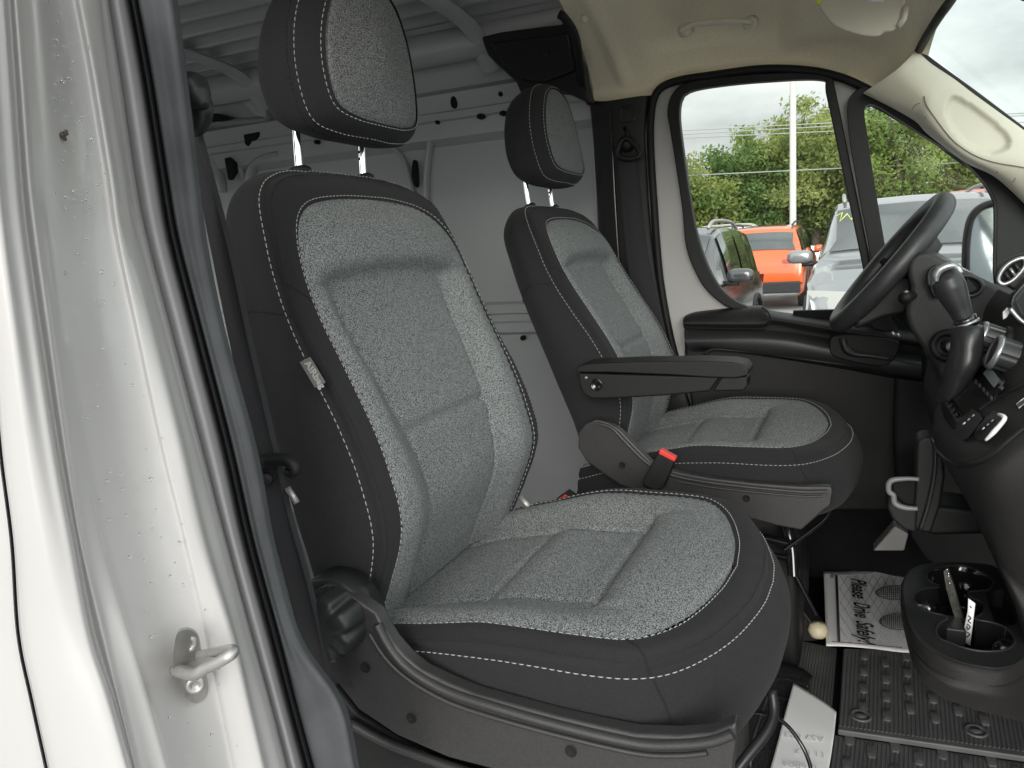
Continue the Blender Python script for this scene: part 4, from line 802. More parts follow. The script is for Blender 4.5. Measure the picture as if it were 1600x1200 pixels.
# control face
rows = [[P(x, y, Y) for x, y, Y in ((1560, 452, 1.56), (1540, 480, 1.54), (1532, 515, 1.53), (1522, 570, 1.50), (1492, 602, 1.49), (1466, 632, 1.485), (1458, 665, 1.48), (1462, 701, 1.47))],
        [P(x, y, Y) for x, y, Y in ((1598, 470, 1.46), (1576, 500, 1.45), (1560, 535, 1.44), (1540, 585, 1.42), (1512, 620, 1.41), (1490, 650, 1.40), (1474, 684, 1.40), (1474, 713, 1.40))],
        [P(x, y, Y) for x, y, Y in ((1650, 490, 1.34), (1625, 525, 1.33), (1604, 560, 1.32), (1580, 600, 1.30), (1552, 638, 1.29), (1526, 672, 1.285), (1504, 702, 1.28), (1498, 722, 1.28))],
        [P(x, y, Y) for x, y, Y in ((1720, 520, 1.26), (1690, 550, 1.25), (1665, 580, 1.24), (1640, 618, 1.22), (1610, 650, 1.215), (1578, 680, 1.21), (1552, 702, 1.21), (1542, 715, 1.22))]]
sheet('control_face', rows, DASH, da, nu=60, nv=50)
# lower textured side panel
rows = [[P(x, y, Y) for x, y, Y in ((1461, 700, 1.47), (1478, 715, 1.39), (1505, 725, 1.28), (1542, 715, 1.22), (1600, 668, 1.20), (1700, 600, 1.19))],
        [P(x, y, Y) for x, y, Y in ((1462, 703, 1.46), (1484, 727, 1.37), (1510, 745, 1.26), (1548, 745, 1.20), (1610, 715, 1.18), (1710, 690, 1.17))],
        [P(x, y, Y) for x, y, Y in ((1464, 706, 1.46), (1490, 745, 1.37), (1516, 775, 1.27), (1558, 800, 1.22), (1620, 810, 1.20), (1720, 810, 1.19))],
        [P(x, y, Y) for x, y, Y in ((1466, 710, 1.47), (1497, 760, 1.39), (1528, 812, 1.31), (1566, 880, 1.26), (1630, 930, 1.24), (1740, 930, 1.22))],
        [P(x, y, Y) for x, y, Y in ((1468, 712, 1.50), (1505, 772, 1.43), (1540, 845, 1.36), (1568, 905, 1.31), (1592, 965, 1.28), (1620, 1090, 1.26))],
        [P(x, y, Y) for x, y, Y in ((1470, 712, 1.60), (1507, 772, 1.60), (1540, 845, 1.60), (1566, 905, 1.60), (1590, 965, 1.60), (1618, 1090, 1.60))]]
sheet('console_side', rows, DASH, da, nu=60, nv=70)
mk('chin_bead', *tubeg([P(x, y, Y-.003) for x, y, Y in ((1459, 690, 1.475), (1468, 708, 1.43), (1484, 721, 1.36), (1505, 726, 1.28), (1542, 716, 1.22), (1600, 669, 1.20), (1700, 600, 1.19))], .0035, n=50, seg=8), DARKSM, da)
mk('face_ridge', *tubeg([P(x, y, Y) for x, y, Y in ((1700, 560, 1.2), (1600, 601, 1.262), (1565, 618, 1.30), (1529, 641, 1.325))], .0028, n=40, seg=8), DARKSM, da)
mk('face_gap', *tubeg([P(x, y, Y) for x, y, Y in ((1596, 740, 1.188), (1575, 760, 1.198), (1550, 775, 1.212))], .0012, n=20, seg=6), HOLE, da)
# frame facing (camera-facing basis helper for small controls on the stack)
FP = np.array([(x, y, Y) for x, y, Y in ((1560, 452, 1.56), (1540, 480, 1.54), (1532, 515, 1.53), (1522, 570, 1.50), (1492, 602, 1.49), (1466, 632, 1.485), (1458, 665, 1.48), (1462, 701, 1.47), (1598, 470, 1.46), (1576, 500, 1.45), (1560, 535, 1.44), (1540, 585, 1.42), (1512, 620, 1.41), (1490, 650, 1.40), (1474, 684, 1.40), (1474, 713, 1.40), (1650, 490, 1.34), (1625, 525, 1.33), (1604, 560, 1.32), (1580, 600, 1.30), (1552, 638, 1.29), (1526, 672, 1.285), (1504, 702, 1.28), (1498, 722, 1.28), (1610, 650, 1.215), (1578, 680, 1.21), (1552, 702, 1.21))])
A_f = np.c_[np.ones(len(FP)), FP[:, 0], FP[:, 1], FP[:, 0]*FP[:, 1], FP[:, 0]**2, FP[:, 1]**2]; CF = np.linalg.lstsq(A_f, FP[:, 2], rcond=None)[0]
def YF(x, y): return float(np.array([1, x, y, x*y, x*x, y*y]) @ CF)
def onface(pts, Y, nm, m, th=.008, bv=.0015, par=None): 
    if Y < 0: return prism(nm, [P(x, y, YF(x, y)+Y) for x, y in pts], (0, th, 0), m, par or da, bevel=bv)
    return prism(nm, [P(x, y, Y) for x, y in pts], (0, th, 0), m, par or da, bevel=bv)
for (x0, y0, x1, y1, r, Y) in ((1530, 529, 1562, 529, .0235, 1.42), (1550, 554, 1588, 556, .0265, 1.36)):
    cx, cy = (x0+x1)/2, (y0+y1)/2; c = P(cx, cy, Y); ax = np.array([-.93, -.03, .36]); ax /= np.linalg.norm(ax)
    a = np.arange(72)*2*math.pi/72; u = np.cross(ax, [0, 0, 1.]); u /= np.linalg.norm(u); w = np.cross(ax, u); rw = []
    for rr_, h in ((r, -.024), (r, .012), (r*.97, .016)):
        q = rr_-.0018*(np.cos(a*8) > .75); rw.append(c+ax*h+q[:, None]*(np.cos(a)[:, None]*u+np.sin(a)[:, None]*w))
    v, f = grid(rw, cu=True); f.append(tuple(range(144, 216))); kb = mk('climate_knob', v, f, DARKSM, da, auto=35)
    mk('knob_ring', *lathe(c, ax, [(r*1.02, .010), (r*1.04, .013), (r*.96, .018), (r*.80, .0185), (r*.78, .016)], 48), SILVER, kb)
    mk('knob_base', *lathe(c-ax*.020, ax, [(r*1.15, -.01), (r*1.15, .003), (r*1.0, .006)], 36), BLACK, kb)
onface([(1541, 556), (1571, 596), (1566, 606), (1552, 628), (1521, 596), (1523, 590)], -.030, 'climate_panel', BLACKG, .012, .003)
onface([(1546, 572), (1563, 594), (1553, 606), (1536, 584)], -.0325, 'climate_display', mat('lcd_grey', (.30, .33, .33), .15, coat=1), .003, .001)
for k in range(5):
    t = k/4; x = 1524+t*24; y = 597+t*25; onface([(x, y-5), (x+3.6, y-1.5), (x+2.2, y+4.5), (x-1.6, y)], -.0335, 'panel_key', SILVER, .003, .0004)
for k in range(2): onface([(1563+k*1, 594+k*7), (1569, 598+k*7), (1566, 603+k*7), (1560, 599+k*7)], -.0335, 'panel_key', SILVER, .003, .0005)
onface([(1478, 617), (1488, 622), (1499, 640), (1505, 656), (1500, 668), (1488, 671), (1476, 655), (1469, 636), (1472, 626)], -.034, 'switch_bank', BLACKG, .01, .003)
for k in range(5):
    t = k/4; x = 1475+t*17; y = 630+t*28; onface([(x, y-3), (x+8, y-8+2*t), (x+10, y-4+2*t), (x+3, y+3)], -.039, 'chrome_switch', CHROME, .004, .0006)
for k, (x, y) in enumerate(((1492, 641), (1526, 636))):
    if k == 0: o = [(1498, 660), (1520, 641), (1532, 648), (1536, 654), (1512, 686), (1502, 688), (1494, 676)]
    else: o = [(1528, 668), (1556, 645), (1566, 650), (1566, 658), (1536, 690), (1526, 688), (1524, 680)]
    cvr = onface(o, -.040, 'socket_cover', DARKSM, .02, .004)
    d = P(o[1][0], o[1][1], 1.30)-P(o[0][0], o[0][1], 1.30)
    for j in range(3):
        px, py = o[0][0]+6+j*7, o[0][1]+2-j*6; onface([(px, py), (px+4, py-3), (px+5, py-1), (px+1, py+2)], -.0425, 'socket_mark', INKG if j else PAPER, .001, 0, cvr)
mk('silver_handle', *tubeg([P(x, y, YF(x, y)-.044) for x, y in ((1560, 647), (1567, 650), (1569, 656), (1552, 676), (1540, 688))], [.002, .003, .003, .0035, .002], n=20, seg=8), PAPER, da)
onface([(1588, 631), (1600, 622), (1604, 628), (1592, 638)], 1.24, 'control_key', DARKSM, .004, .001); mk('key_outline', *tubeg([P(x, y, 1.238) for x, y in ((1588, 631), (1600, 622), (1604, 628), (1592, 638))], .0009, closed=True, seg=6), SILVER, da)
# air vent and screen at the right edge
vr = [(1557, 440), (1560, 425), (1570, 411), (1584, 402), (1600, 397), (1625, 394), (1650, 430), (1640, 470), (1600, 462), (1576, 448), (1564, 446)]
vent = onface(rnd(vr, 50), 1.42, 'air_vent', BLACK, .03, .004)
mk('vent_ring', *tubeg([P(x, y, 1.415) for x, y in rnd([(1560, 438), (1565, 424), (1576, 412), (1590, 405), (1600, 404), (1602, 414), (1594, 426), (1582, 438), (1568, 444)], 50)], .0034, closed=True, seg=8), SILVER, vent)
onface(rnd([(1564, 436), (1568, 424), (1578, 414), (1592, 408), (1598, 410), (1596, 418), (1582, 435), (1570, 441)], 30), 1.418, 'vent_mouth', HOLE, .01, 0, vent)
for t in (.2, .5, .8):
    x, y = 1566+t*26, 434-t*22; mk('vent_slat', *tubeg([P(x-1, y-4, 1.414), P(x+7, y+8, 1.414)], .0022, seg=6), SILVER if t == .5 else DARKSM, vent)
sc_ = onface([(1581, 462), (1606, 432), (1660, 440), (1650, 530), (1602, 512), (1584, 492), (1577, 476)], 1.40, 'screen_bezel', BLACKG, .02, .004)
onface([(1587, 470), (1603, 447), (1660, 455), (1650, 515), (1600, 494)], 1.395, 'touch_screen', SCREEN, .006, .001, sc_)
mk('bezel_edge', *tubeg([P(x, y, 1.392) for x, y in ((1578, 482), (1590, 496), (1604, 506), (1640, 520))], .0032, n=20, seg=8), SILVER, sc_)
onface([(1566, 488), (1574, 480), (1580, 486), (1573, 497), (1567, 500)], 1.41, 'mode_button', SILVER, .006, .001)
# --- gear selector
gs = thing('gear_lever', P(1480, 620, 1.42), 'black gear lever with silver trimmed knob and leather boot on the dash', 'gear lever')
kn = [(1462, 440), (1461, 428), (1468, 418), (1480, 413), (1492, 417), (1498, 428), (1503, 445), (1512, 468), (1521, 490), (1518, 496), (1506, 500), (1494, 503), (1484, 488), (1472, 466)]
rowsk = []
cl_ = spl([(1470, 424), (1477, 432), (1484, 448), (1494, 470), (1503, 490), (1507, 500)], 26); wd = np.interp(np.linspace(0, 1, 26), [0, .06, .18, .35, .6, .8, 1], [.004, .016, .0225, .0235, .0200, .0165, .0145])
v, f = tubeg([P(x, y, 1.40) for x, y in cl_], 1.0, seg=24); pc = np.array([P(x, y, 1.40) for x, y in cl_]); v = v.reshape(26, 24, 3) if False else v
g = []
for i in range(26):
    ring = np.asarray(v[i*24:(i+1)*24]); g.append(pc[i]+(ring-pc[i])*wd[i])
v2, f2 = grid(g, cu=True); f2 += [tuple(range(24)), tuple(range(25*24, 26*24))]; kb = mk('shift_knob', v2, f2, DARKSM, gs)
mk('knob_cap', *tubeg([P(x, y, 1.383) for x, y in ((1463, 440), (1463, 430), (1469, 421), (1480, 416), (1490, 416), (1496, 422))], [.003, .0055, .0065, .0065, .005, .002], n=30, seg=10), SILVER, kb)
mk('shift_collar', *tubeg([P(1506, 496, 1.40), P(1510, 505, 1.40)], .0175, seg=24), BLACKG, gs)
mk('collar_ring', *tubeg([P(1509, 503, 1.40), P(1510.5, 506.5, 1.40)], .0195, seg=24), SILVER, gs)
def ringpx(xl, yl, xr, yr, Y, dep, n=28):
    a = P(xl, yl, Y); b = P(xr, yr, Y); c = (a+b)/2; e = (b-a)/2; t = np.arange(n)*2*math.pi/n
    return np.array([c+e*math.cos(q)+np.array([0, -dep, 0])*math.sin(q)*(1) for q in t])
bt = [ringpx(1490, 508, 1530, 506, 1.40, .020), ringpx(1486, 520, 1538, 512, 1.40, .028), ringpx(1484, 545, 1536, 540, 1.40, .036), ringpx(1477, 572, 1534, 560, 1.40, .040), ringpx(1469, 600, 1526, 578, 1.41, .042), ringpx(1463, 625, 1514, 596, 1.42, .042), ringpx(1466, 628, 1506, 606, 1.43, .038)]
bt = splu(bt, 40); bt = [r+np.array([noise.noise(Vector(p*22))*.004 for p in r])[:, None]*np.array([0, -1, 0]) for r in bt]
v, f = grid(bt, cu=True); mk('leather_boot', v, f, mat('leather', (.018, .018, .019), .36, noise_s=40, noise_a=.2, bump=.3, bump_s=300), gs)
# --- steering wheel
sw = thing('steering_wheel', P(1394, 408, 1.77), 'black steering wheel seen almost edge on in front of the quarter window', 'steering wheel')
e2 = P(1474, 316, 1.77)-P(1312, 502, 1.77); e2[1] = 0; e2 /= np.linalg.norm(e2); cwh = (P(1474, 316, 1.77)+P(1312, 502, 1.77))/2; e1 = np.array([0, 1., 0]); nw_ = np.cross(e1, e2)
if nw_[0] > 0: nw_ = -nw_
tl = .045; e1t = e1*math.cos(tl)+nw_*math.sin(tl)
Rw = np.linalg.norm(P(1474, 316, 1.77)-P(1312, 502, 1.77))/2*1.0
a = np.arange(120)*2*math.pi/120
pts = [cwh+Rw*(math.cos(t)*e1t+math.sin(t)*e2) for t in a]
mk('rim', *tubeg(pts, .0205, seg=20, closed=True), mat('wheel_leather', (.024, .025, .026), .42, noise_s=50, noise_a=.2, bump=.35, bump_s=600), sw)
hub = cwh-nw_*.022
mk('hub', *lathe(hub, nw_, [(.085, -.03), (.092, -.01), (.090, .012), (.075, .022), (.04, .026), (.001, .027)], 40), BLACK, sw)
for t, w_ in ((0, .018), (math.pi, .018), (-math.pi/2, .02)):
    dd = math.cos(t)*e1t+math.sin(t)*e2; mk('spoke', *tubeg([hub+dd*.06, hub+dd*.12+nw_*.004, cwh+dd*(Rw-.012)], [w_*1.3, w_, w_*.8], n=14, seg=14, flat=.6), BLACK, sw)
c = hub-e1t*.115+nw_*.013; prism('spoke_switches', [c+e1t*q*.022+e2*p*.028 for q, p in ((-1, -1), (1, -1), (1, 1), (-1, 1))], nw_*.008, BLACKG, sw, bevel=.002)
mk('switch_edge', *tubeg([c+nw_*.0095+e1t*q*.018+e2*p*.024 for q, p in ((-1, -1), (1, -1), (1, 1), (-1, 1))], .0015, closed=True, seg=6), SILVER, sw)
# column shroud and stalks
col = thing('steering_column', P(1430, 470, 1.74), 'black steering column shroud with control stalks below the wheel', 'steering column')
cdir = -nw_
rows = []
for k, (h, r1, r2) in enumerate(((.02, .045, .045), (.05, .062, .060), (.12, .075, .07), (.20, .08, .075), (.28, .085, .08))):
    cc = cwh+cdir*h-e2*.012; rows.append(np.array([cc+e1*r1*math.cos(t)+e2*r2*math.sin(t) for t in np.arange(32)*2*math.pi/32]))
v, f = grid(rows, cu=True); f.append(tuple(range(32))); mk('column_shroud', v, f, BLACK, col)
mk('control_stalk', *tubeg([P(1452, 455, 1.66), P(1425, 462, 1.60), P(1412, 466, 1.57)], [.008, .007, .011], n=16, seg=10), BLACK, col)
mk('stalk_tip', *tubeg([P(1420, 458, 1.588), P(1416, 456, 1.58), P(1410, 462, 1.575)], .0035, seg=8), SILVER, col)
prism('lower_shroud', [P(x, y, 1.66) for x, y in ((1335, 516), (1380, 497), (1428, 487), (1432, 455), (1420, 425), (1405, 420), (1385, 440), (1340, 490))], (0, .16, 0), BLACK, col, bevel=.012)
prism('column_pod', [P(x, y, 1.58) for x, y in rnd(((1450, 430), (1456, 418), (1468, 414), (1480, 418), (1478, 440), (1470, 465), (1456, 460)), 36)], (0, .06, 0), BLACK, col, bevel=.004)
mk('pod_edge', *tubeg([P(x, y, 1.575) for x, y in ((1452, 446), (1451, 430), (1456, 420), (1466, 415))], .0025, n=16, seg=8), DARKSM, col)
for x, y in ((1394, 518), (1402, 520), (1446, 547)): mk('column_clip', *tubeg([P(x, y, 1.65), P(x+4, y+6, 1.65)], .003, seg=8), SILVER, col)
# --- fold-out holder under the stack
ph = thing('storage_holder', P(1430, 790, 1.5), 'black upright holder with an open grey rimmed pocket hanging under the dash', 'holder')
prism('holder_back', [P(x, y, 1.47) for x, y in ((1434, 690), (1440, 684), (1456, 682), (1466, 690), (1474, 706), (1477, 745), (1470, 790), (1455, 834), (1432, 830), (1424, 822), (1429, 770))], (.0, .06, 0), BLACK, ph, bevel=.006)
mk('holder_edge', *tubeg([P(x, y, 1.465) for x, y in ((1456, 684), (1461, 700), (1460, 740), (1450, 790), (1438, 828))], .0035, n=24, seg=8), DARKSM, ph)
prism('holder_pocket', [P(x, y, 1.455) for x, y in ((1388, 766), (1400, 776), (1414, 792), (1434, 796), (1432, 834), (1412, 828), (1394, 812), (1386, 794))], (0, .07, 0), BLACK, ph, bevel=.006)
prism('pocket_inside', [P(x, y, 1.475) for x, y in ((1394, 752), (1430, 748), (1432, 794), (1414, 790), (1396, 776))], (0, .02, 0), HOLE, ph, bevel=.003)
mk('pocket_rim', *tubeg([P(x, y, 1.452) for x, y in ((1436, 749), (1418, 748), (1396, 750), (1389, 756), (1389, 768), (1396, 774), (1398, 786), (1412, 793), (1434, 795))], [.004, .004, .0045, .005, .005, .005, .0055, .005, .004], n=50, seg=8), SILVER if False else mat('grey_plastic', (.16, .165, .165), .4), ph)
prism('holder_base', [P(x, y, 1.52) for x, y in ((1440, 800), (1470, 790), (1545, 800), (1556, 826), (1540, 836), (1450, 838))], (0, .1, 0), BLACK, ph, bevel=.01)
# --- cup holder console
cu = thing('cup_holder', PZ(1500, 960, .93), 'large black three-cup holder projecting from the centre console over the floor mat', 'cup holder')
Zc = .93
lob = [(270, 190), (300, 160), (350, 142), (450, 134), (540, 146), (620, 175), (680, 215), (695, 250), (670, 282), (600, 292), (540, 298), (528, 312), (556, 335), (615, 362), (635, 400), (612, 440), (575, 462), (600, 476), (680, 490), (760, 520), (812, 570), (820, 620), (782, 655), (700, 670), (600, 668), (500, 648), (420, 618), (352, 590), (328, 545), (345, 500), (385, 477), (405, 464), (375, 446), (310, 430), (240, 405), (197, 370), (188, 330), (215, 295), (270, 276), (345, 270), (352, 262), (318, 250), (284, 225)]
lob = [(x/4+1380, y/4+850) for x, y in lob]; lobs = rnd(lob, 130)
tray = [(1542, 926), (1566, 922), (1573, 928), (1588, 972), (1560, 976), (1552, 965)]
outl = [(1600, 1010), (1596, 1030), (1570, 1042), (1540, 1042), (1490, 1030), (1450, 1006), (1425, 975), (1412, 930), (1414, 905), (1428, 888), (1455, 880), (1500, 878.5), (1545, 882), (1560, 890), (1575, 920), (1592, 965)]
from mathutils.geometry import delaunay_2d_cdt
loops = [rnd(outl, 110), lobs, rnd(tray, 30)]; pts = []; edges = []
for L_ in loops:
    s = len(pts); pts += [Vector((a_1, b_1)) for a_1, b_1 in L_]; edges += [(s+i, s+(i+1) % len(L_)) for i in range(len(L_))]
vs, es, fs, _, _, _ = delaunay_2d_cdt(pts, edges, [], 0, 1e-6); keep = []; lp = [[tuple(q) for q in L_] for L_ in loops]
for t in fs:
    c = sum((vs[i] for i in t), Vector((0, 0)))/len(t)
    if inpoly(c.x, c.y, lp[0]) and not inpoly(c.x, c.y, lp[1]) and not inpoly(c.x, c.y, lp[2]): keep.append(t)
top = mk('top_plate', [PZ(q.x, q.y, Zc) for q in vs], keep, DARKSM, cu)
for L_, dp, nm in ((lobs, .075, 'cup_well'), (rnd(tray, 30), .03, 'tray_well')):
    r0_ = np.array([PZ(x, y, Zc) for x, y in L_]); cc = r0_.mean(0)
    rows = [r0_, r0_+np.array([0, 0, -.004])+(cc-r0_)*.012, r0_+np.array([0, 0, -.012])+(cc-r0_)*.02, r0_+(cc-r0_)*.06+np.array([0, 0, -dp])]
    v, f = grid(rows, cu=True); n_ = len(L_); f.append(tuple(range(3*n_, 4*n_))); mk(nm, v, f, BLACKG if nm == 'cup_well' else BLACK, cu, auto=35)
mk('cup_rim', *tubeg([PZ(x, y, Zc+.0005) for x, y in lobs], .0018, closed=True, seg=8), DARKSM, cu)
for x, y, r in ((1449, 943, .020), (1512, 905, .028), (1568, 1008, .018)):
    c = PZ(x, y, Zc-.03); mk('rubber_finger', *lathe(c, (0, 0, 1), [(r, -.04), (r, -.015), (r*.85, 0), (r*.5, .008), (.0005, .010)], 24), BLACKG, cu)
mk('dividing_rib', *boxg(PZ(1490, 985, Zc-.03), (.03, .05, .03)), DARKSM, cu, bevel=.004)
R0 = [(1500, 878.5), (1455, 880), (1428, 888), (1414, 905), (1412, 930), (1425, 975), (1450, 1006), (1490, 1030), (1540, 1042), (1570, 1042), (1596, 1030), (1604, 1000), (1640, 985)]
R1 = [(1500, 882), (1454, 884), (1424, 892), (1410, 908), (1408, 934), (1420, 986), (1448, 1022), (1490, 1044), (1545, 1054), (1575, 1053), (1606, 1038), (1660, 1010), (1700, 985)]
R2 = [(1500, 925), (1460, 920), (1430, 918), (1412, 925), (1408, 955), (1417, 1005), (1432, 1048), (1462, 1084), (1512, 1105), (1560, 1118), (1610, 1130), (1670, 1130), (1720, 1120)]
p0_ = np.array([PZ(x, y, Zc) for x, y in R0]); p1_ = np.array([PZ(x, y, Zc-.010) for x, y in R1]); p2_ = np.array([P(x, y, q[1]+.02) for (x, y), q in zip(R2, p1_)])
rows = [p0_, p0_*.4+p1_*.6+np.array([0, -.002, .004]), p1_, p1_+np.array([0, -.001, -.016]), p1_+np.array([0, 0.006, -.020]), p1_*.6+p2_*.4+np.array([0, -.004, -.006]), p2_, p2_+np.array([.03, .10, -.01])]
rr_ = [spl(r, 90) for r in rows]; dense = []
for i in range(len(rr_)-1): dense += [rr_[i]+(rr_[i+1]-rr_[i])*t for t in np.linspace(0, 1, 6)[:-1]]
v, f = grid(dense+[rr_[-1]]); mk('holder_body', v, f, DASH, cu, auto=60)
# key-like metal strip and paper tag
ky = thing('key_tag', PZ(1495, 950, .93), 'small metal key standing in the cup holder behind a handwritten tag', 'key')
prism('key_blade', [P(x, y, 1.36) for x, y in ((1474, 893), (1480, 887), (1484, 898), (1490, 915), (1500, 950), (1508, 972), (1506, 986), (1499, 984), (1488, 955), (1478, 920))], (.002, .003, 0), mat('dull_metal', (.10, .10, .09), .35, metal=.8, noise_s=200, noise_a=.4), ky, bevel=.0006)
for x, y in ((1480, 890), (1482, 900), (1484, 911), (1482, 896)): mk('key_glint', *lathe(P(x, y, 1.356), (0, -1, 0), [(.0018, 0), (.0012, .0012), (.0001, .0014)], 10), CHROME, ky)
pt = thing('paper_tag', PZ(1515, 990, .93), 'white paper tag with dark handwriting leaning in the cup holder', 'tag')
tg = prism('tag_paper', [P(x, y, 1.33) for x, y in ((1513, 935), (1524, 943), (1521, 968), (1516, 1009), (1508, 1004), (1506, 985), (1512, 955))], (0, .001, 0), PAPER, pt, bevel=0)
mk('handwriting', *merge([tubeg([P(x, y, 1.3285) for x, y in s_], .0009, n=16, seg=6) for s_ in (((1513, 962), (1517, 966), (1513, 970), (1517, 974)), ((1511, 975), (1516, 979), (1512, 984), (1511, 978)), ((1510, 987), (1515, 991), (1510, 996)), ((1516, 947), (1518, 950)))]), INK, tg)
# ------------------------------------------------------------------ floor: rubber mats, paper mat, loose paper, carpet box, cables
ZF = .60
rm_ = thing('floor_mat', PZ(1450, 1090, .62), 'black ribbed rubber mat with oblong studs lying under the cup holder', 'floor mat')
def ribmat(root, A, B, Cc, D, z, nrib, pills, th=.012, nm='mat'):
    A, B, Cc, D = [PZ(x, y, z) for x, y in (A, B, Cc, D)]
    prism('mat_sheet', [A, B, Cc, D], (0, 0, -th), MATR, root, bevel=.003)
    parts = []
    for k in range(nrib):
        t = (k+.5)/nrib; a = A+(B-A)*t; d = D+(Cc-D)*t; a = a+(d-a)*.03; d = d+(a-d)*.04; dx = (B-A)/nrib*.28
        parts.append(([a-dx, a+dx, d+dx, d-dx, a-dx*.4+np.array([0, 0, .0016]), a+dx*.4+np.array([0, 0, .0016]), d+dx*.4+np.array([0, 0, .0016]), d-dx*.4+np.array([0, 0, .0016])], [(4, 5, 6, 7), (0, 1, 5, 4), (2, 3, 7, 6), (1, 2, 6, 5), (3, 0, 4, 7)]))
    v, f = merge(parts); mk('mat_ribs', v, f, MATR, root, smooth=False)
    parts = []
    for i, j in pills:
        for _ in (0,):
            c = A+(B-A)*i+(D-A)*j; o = [c+np.array([math.copysign(abs(math.cos(t))**.5, math.cos(t))*.0085, math.copysign(abs(math.sin(t))**.6, math.sin(t))*.019, 0]) for t in np.arange(20)*2*math.pi/20]
            o = np.array(o); ci = o.mean(0); rows = [o, o+np.array([0, 0, .0034]), o+(ci-o)*.12+np.array([0, 0, .0044]), o+(ci-o)*.98+np.array([0, 0, .0044])]; parts.append(grid(rows, cu=True))
    if parts: v, f = merge(parts); s_ = mk('mat_studs', v, f, MATR, root, auto=35); s_['kind'] = 'stuff'
pl_ = []
for k, i in enumerate(np.linspace(.09, .96, 11)):
    for m_ in range(5):
        j = .10+m_*.215+(.09 if k % 2 else 0)
        if j < .93: pl_.append((i, j))
ribmat(rm_, (1318, 1013), (1700, 1024), (1760, 1205), (1309, 1140), .622, 62, pl_)
for x, y in ((1345, 1120), (1525, 1144)): mk('mat_fastener', *lathe(PZ(x, y, .622), (0, 0, 1), [(.020, 0), (.020, .004), (.016, .005), (.015, .002), (.010, .002), (.009, .005), (.0005, .005)], 32), MATR, rm_)
r2_ = thing('floor_mat', PZ(1450, 1190, .60), 'lower black rubber mat along the bottom edge, with raised rounded studs', 'floor mat')
ribmat(r2_, (1303, 1148), (1760, 1215), (1800, 1400), (1280, 1330), .606, 62, [(i, j) for k, i in enumerate(np.linspace(.06, .9, 11)) for j in ((.12, .38) if k % 2 else (.03, .28, .52))], th=.004)
r3_ = thing('floor_mat', PZ(1260, 1020, .60), 'narrow ribbed black rubber floor strip beside the passenger seat', 'floor mat')
ribmat(r3_, (1222, 995), (1308, 1013), (1296, 1150), (1180, 1130), .604, 20, [], th=.003)
# other ribbed floor towards the driver pedals
r4_ = thing('floor_mat', PZ(1330, 860, .60), 'black driver footwell mat lying beyond the printed paper mat', 'floor mat')
ribmat(r4_, (1230, 862), (1560, 852), (1560, 884), (1232, 884), .606, 34, [], th=.004); 
pm = thing('paper_mat', PZ(1360, 950, .63), 'white paper floor mat printed Please Drive Safely! with shoe prints', 'paper mat')
q = [(1287, 893), (1320, 893), (1350, 890), (1370, 886), (1395, 887), (1430, 889), (1500, 890)]; q2 = [(1291, 1009), (1325, 1010), (1360, 1013), (1385, 1016), (1410, 1019), (1440, 1020), (1520, 1024)]
zt = [.626, .628, .630, .634, .630, .628, .628]
rows = [[PZ(a[0]*(1-t)+b[0]*t, a[1]*(1-t)+b[1]*t, z+.002*math.sin(3*t+i)) for i, (a, b, z) in enumerate(zip(q, q2, zt))] for t in np.linspace(0, 1, 6)]
pp_ = sheet('paper_sheet', rows, PAPER, pm, nu=40, nv=24, solid=.0006)
zz_ = .6372
def fl2(x, y, z=zz_): return PZ(x, y, z)
def line_(pts, r=.0016, z=zz_, n=None): return tubeg([fl2(x, y, z) for x, y in pts], r, seg=6, n=n, flat=.3)
mk('printed_border', *merge([line_([(1307, 899), (1311, 1003)], .003), line_([(1300, 898), (1352, 896), (1376, 892), (1450, 894)], .0014, n=16), line_([(1300, 1002), (1360, 1007), (1410, 1012)], .0014)]), INK, pp_)
gr = []
for k in range(-8, 16):
    a_1 = np.array([1312+k*13., 899]); b_1 = a_1+np.array([-62, 106])*1.0; c_1 = a_1+np.array([70, 108])
    for s_, e_1 in ((a_1, b_1), (a_1, c_1)):
        pts = [s_+(e_1-s_)*t for t in np.linspace(0, 1, 30)]; pts = [p for p in pts if 1311 < p[0] < 1425]
        if len(pts) > 3: gr.append(line_([pts[0], pts[-1]], .00055, z=zz_-.0005))
v, f = merge(gr); g_ = mk('printed_lattice', v, f, INKG, pp_); g_['kind'] = 'stuff'
o0 = fl2(1330, 903); o1 = fl2(1337, 1006); xd = o1-o0
SW = .0
for wd_t, ya, yb, xa in (('Please', 903, 934, 1330), ('Drive', 940, 964, 1334), ('Safely!', 969, 1005, 1338)):
    a0_ = fl2(xa, ya, zz_+.001); b0_ = fl2(xa+(yb-ya)*.08, yb, zz_+.001); textmesh('printed_text', wd_t, a0_, b0_-a0_, (1, 0, 0), .052, INK, pp_, shear=.4, bold=.0009, width=np.linalg.norm(b0_-a0_))
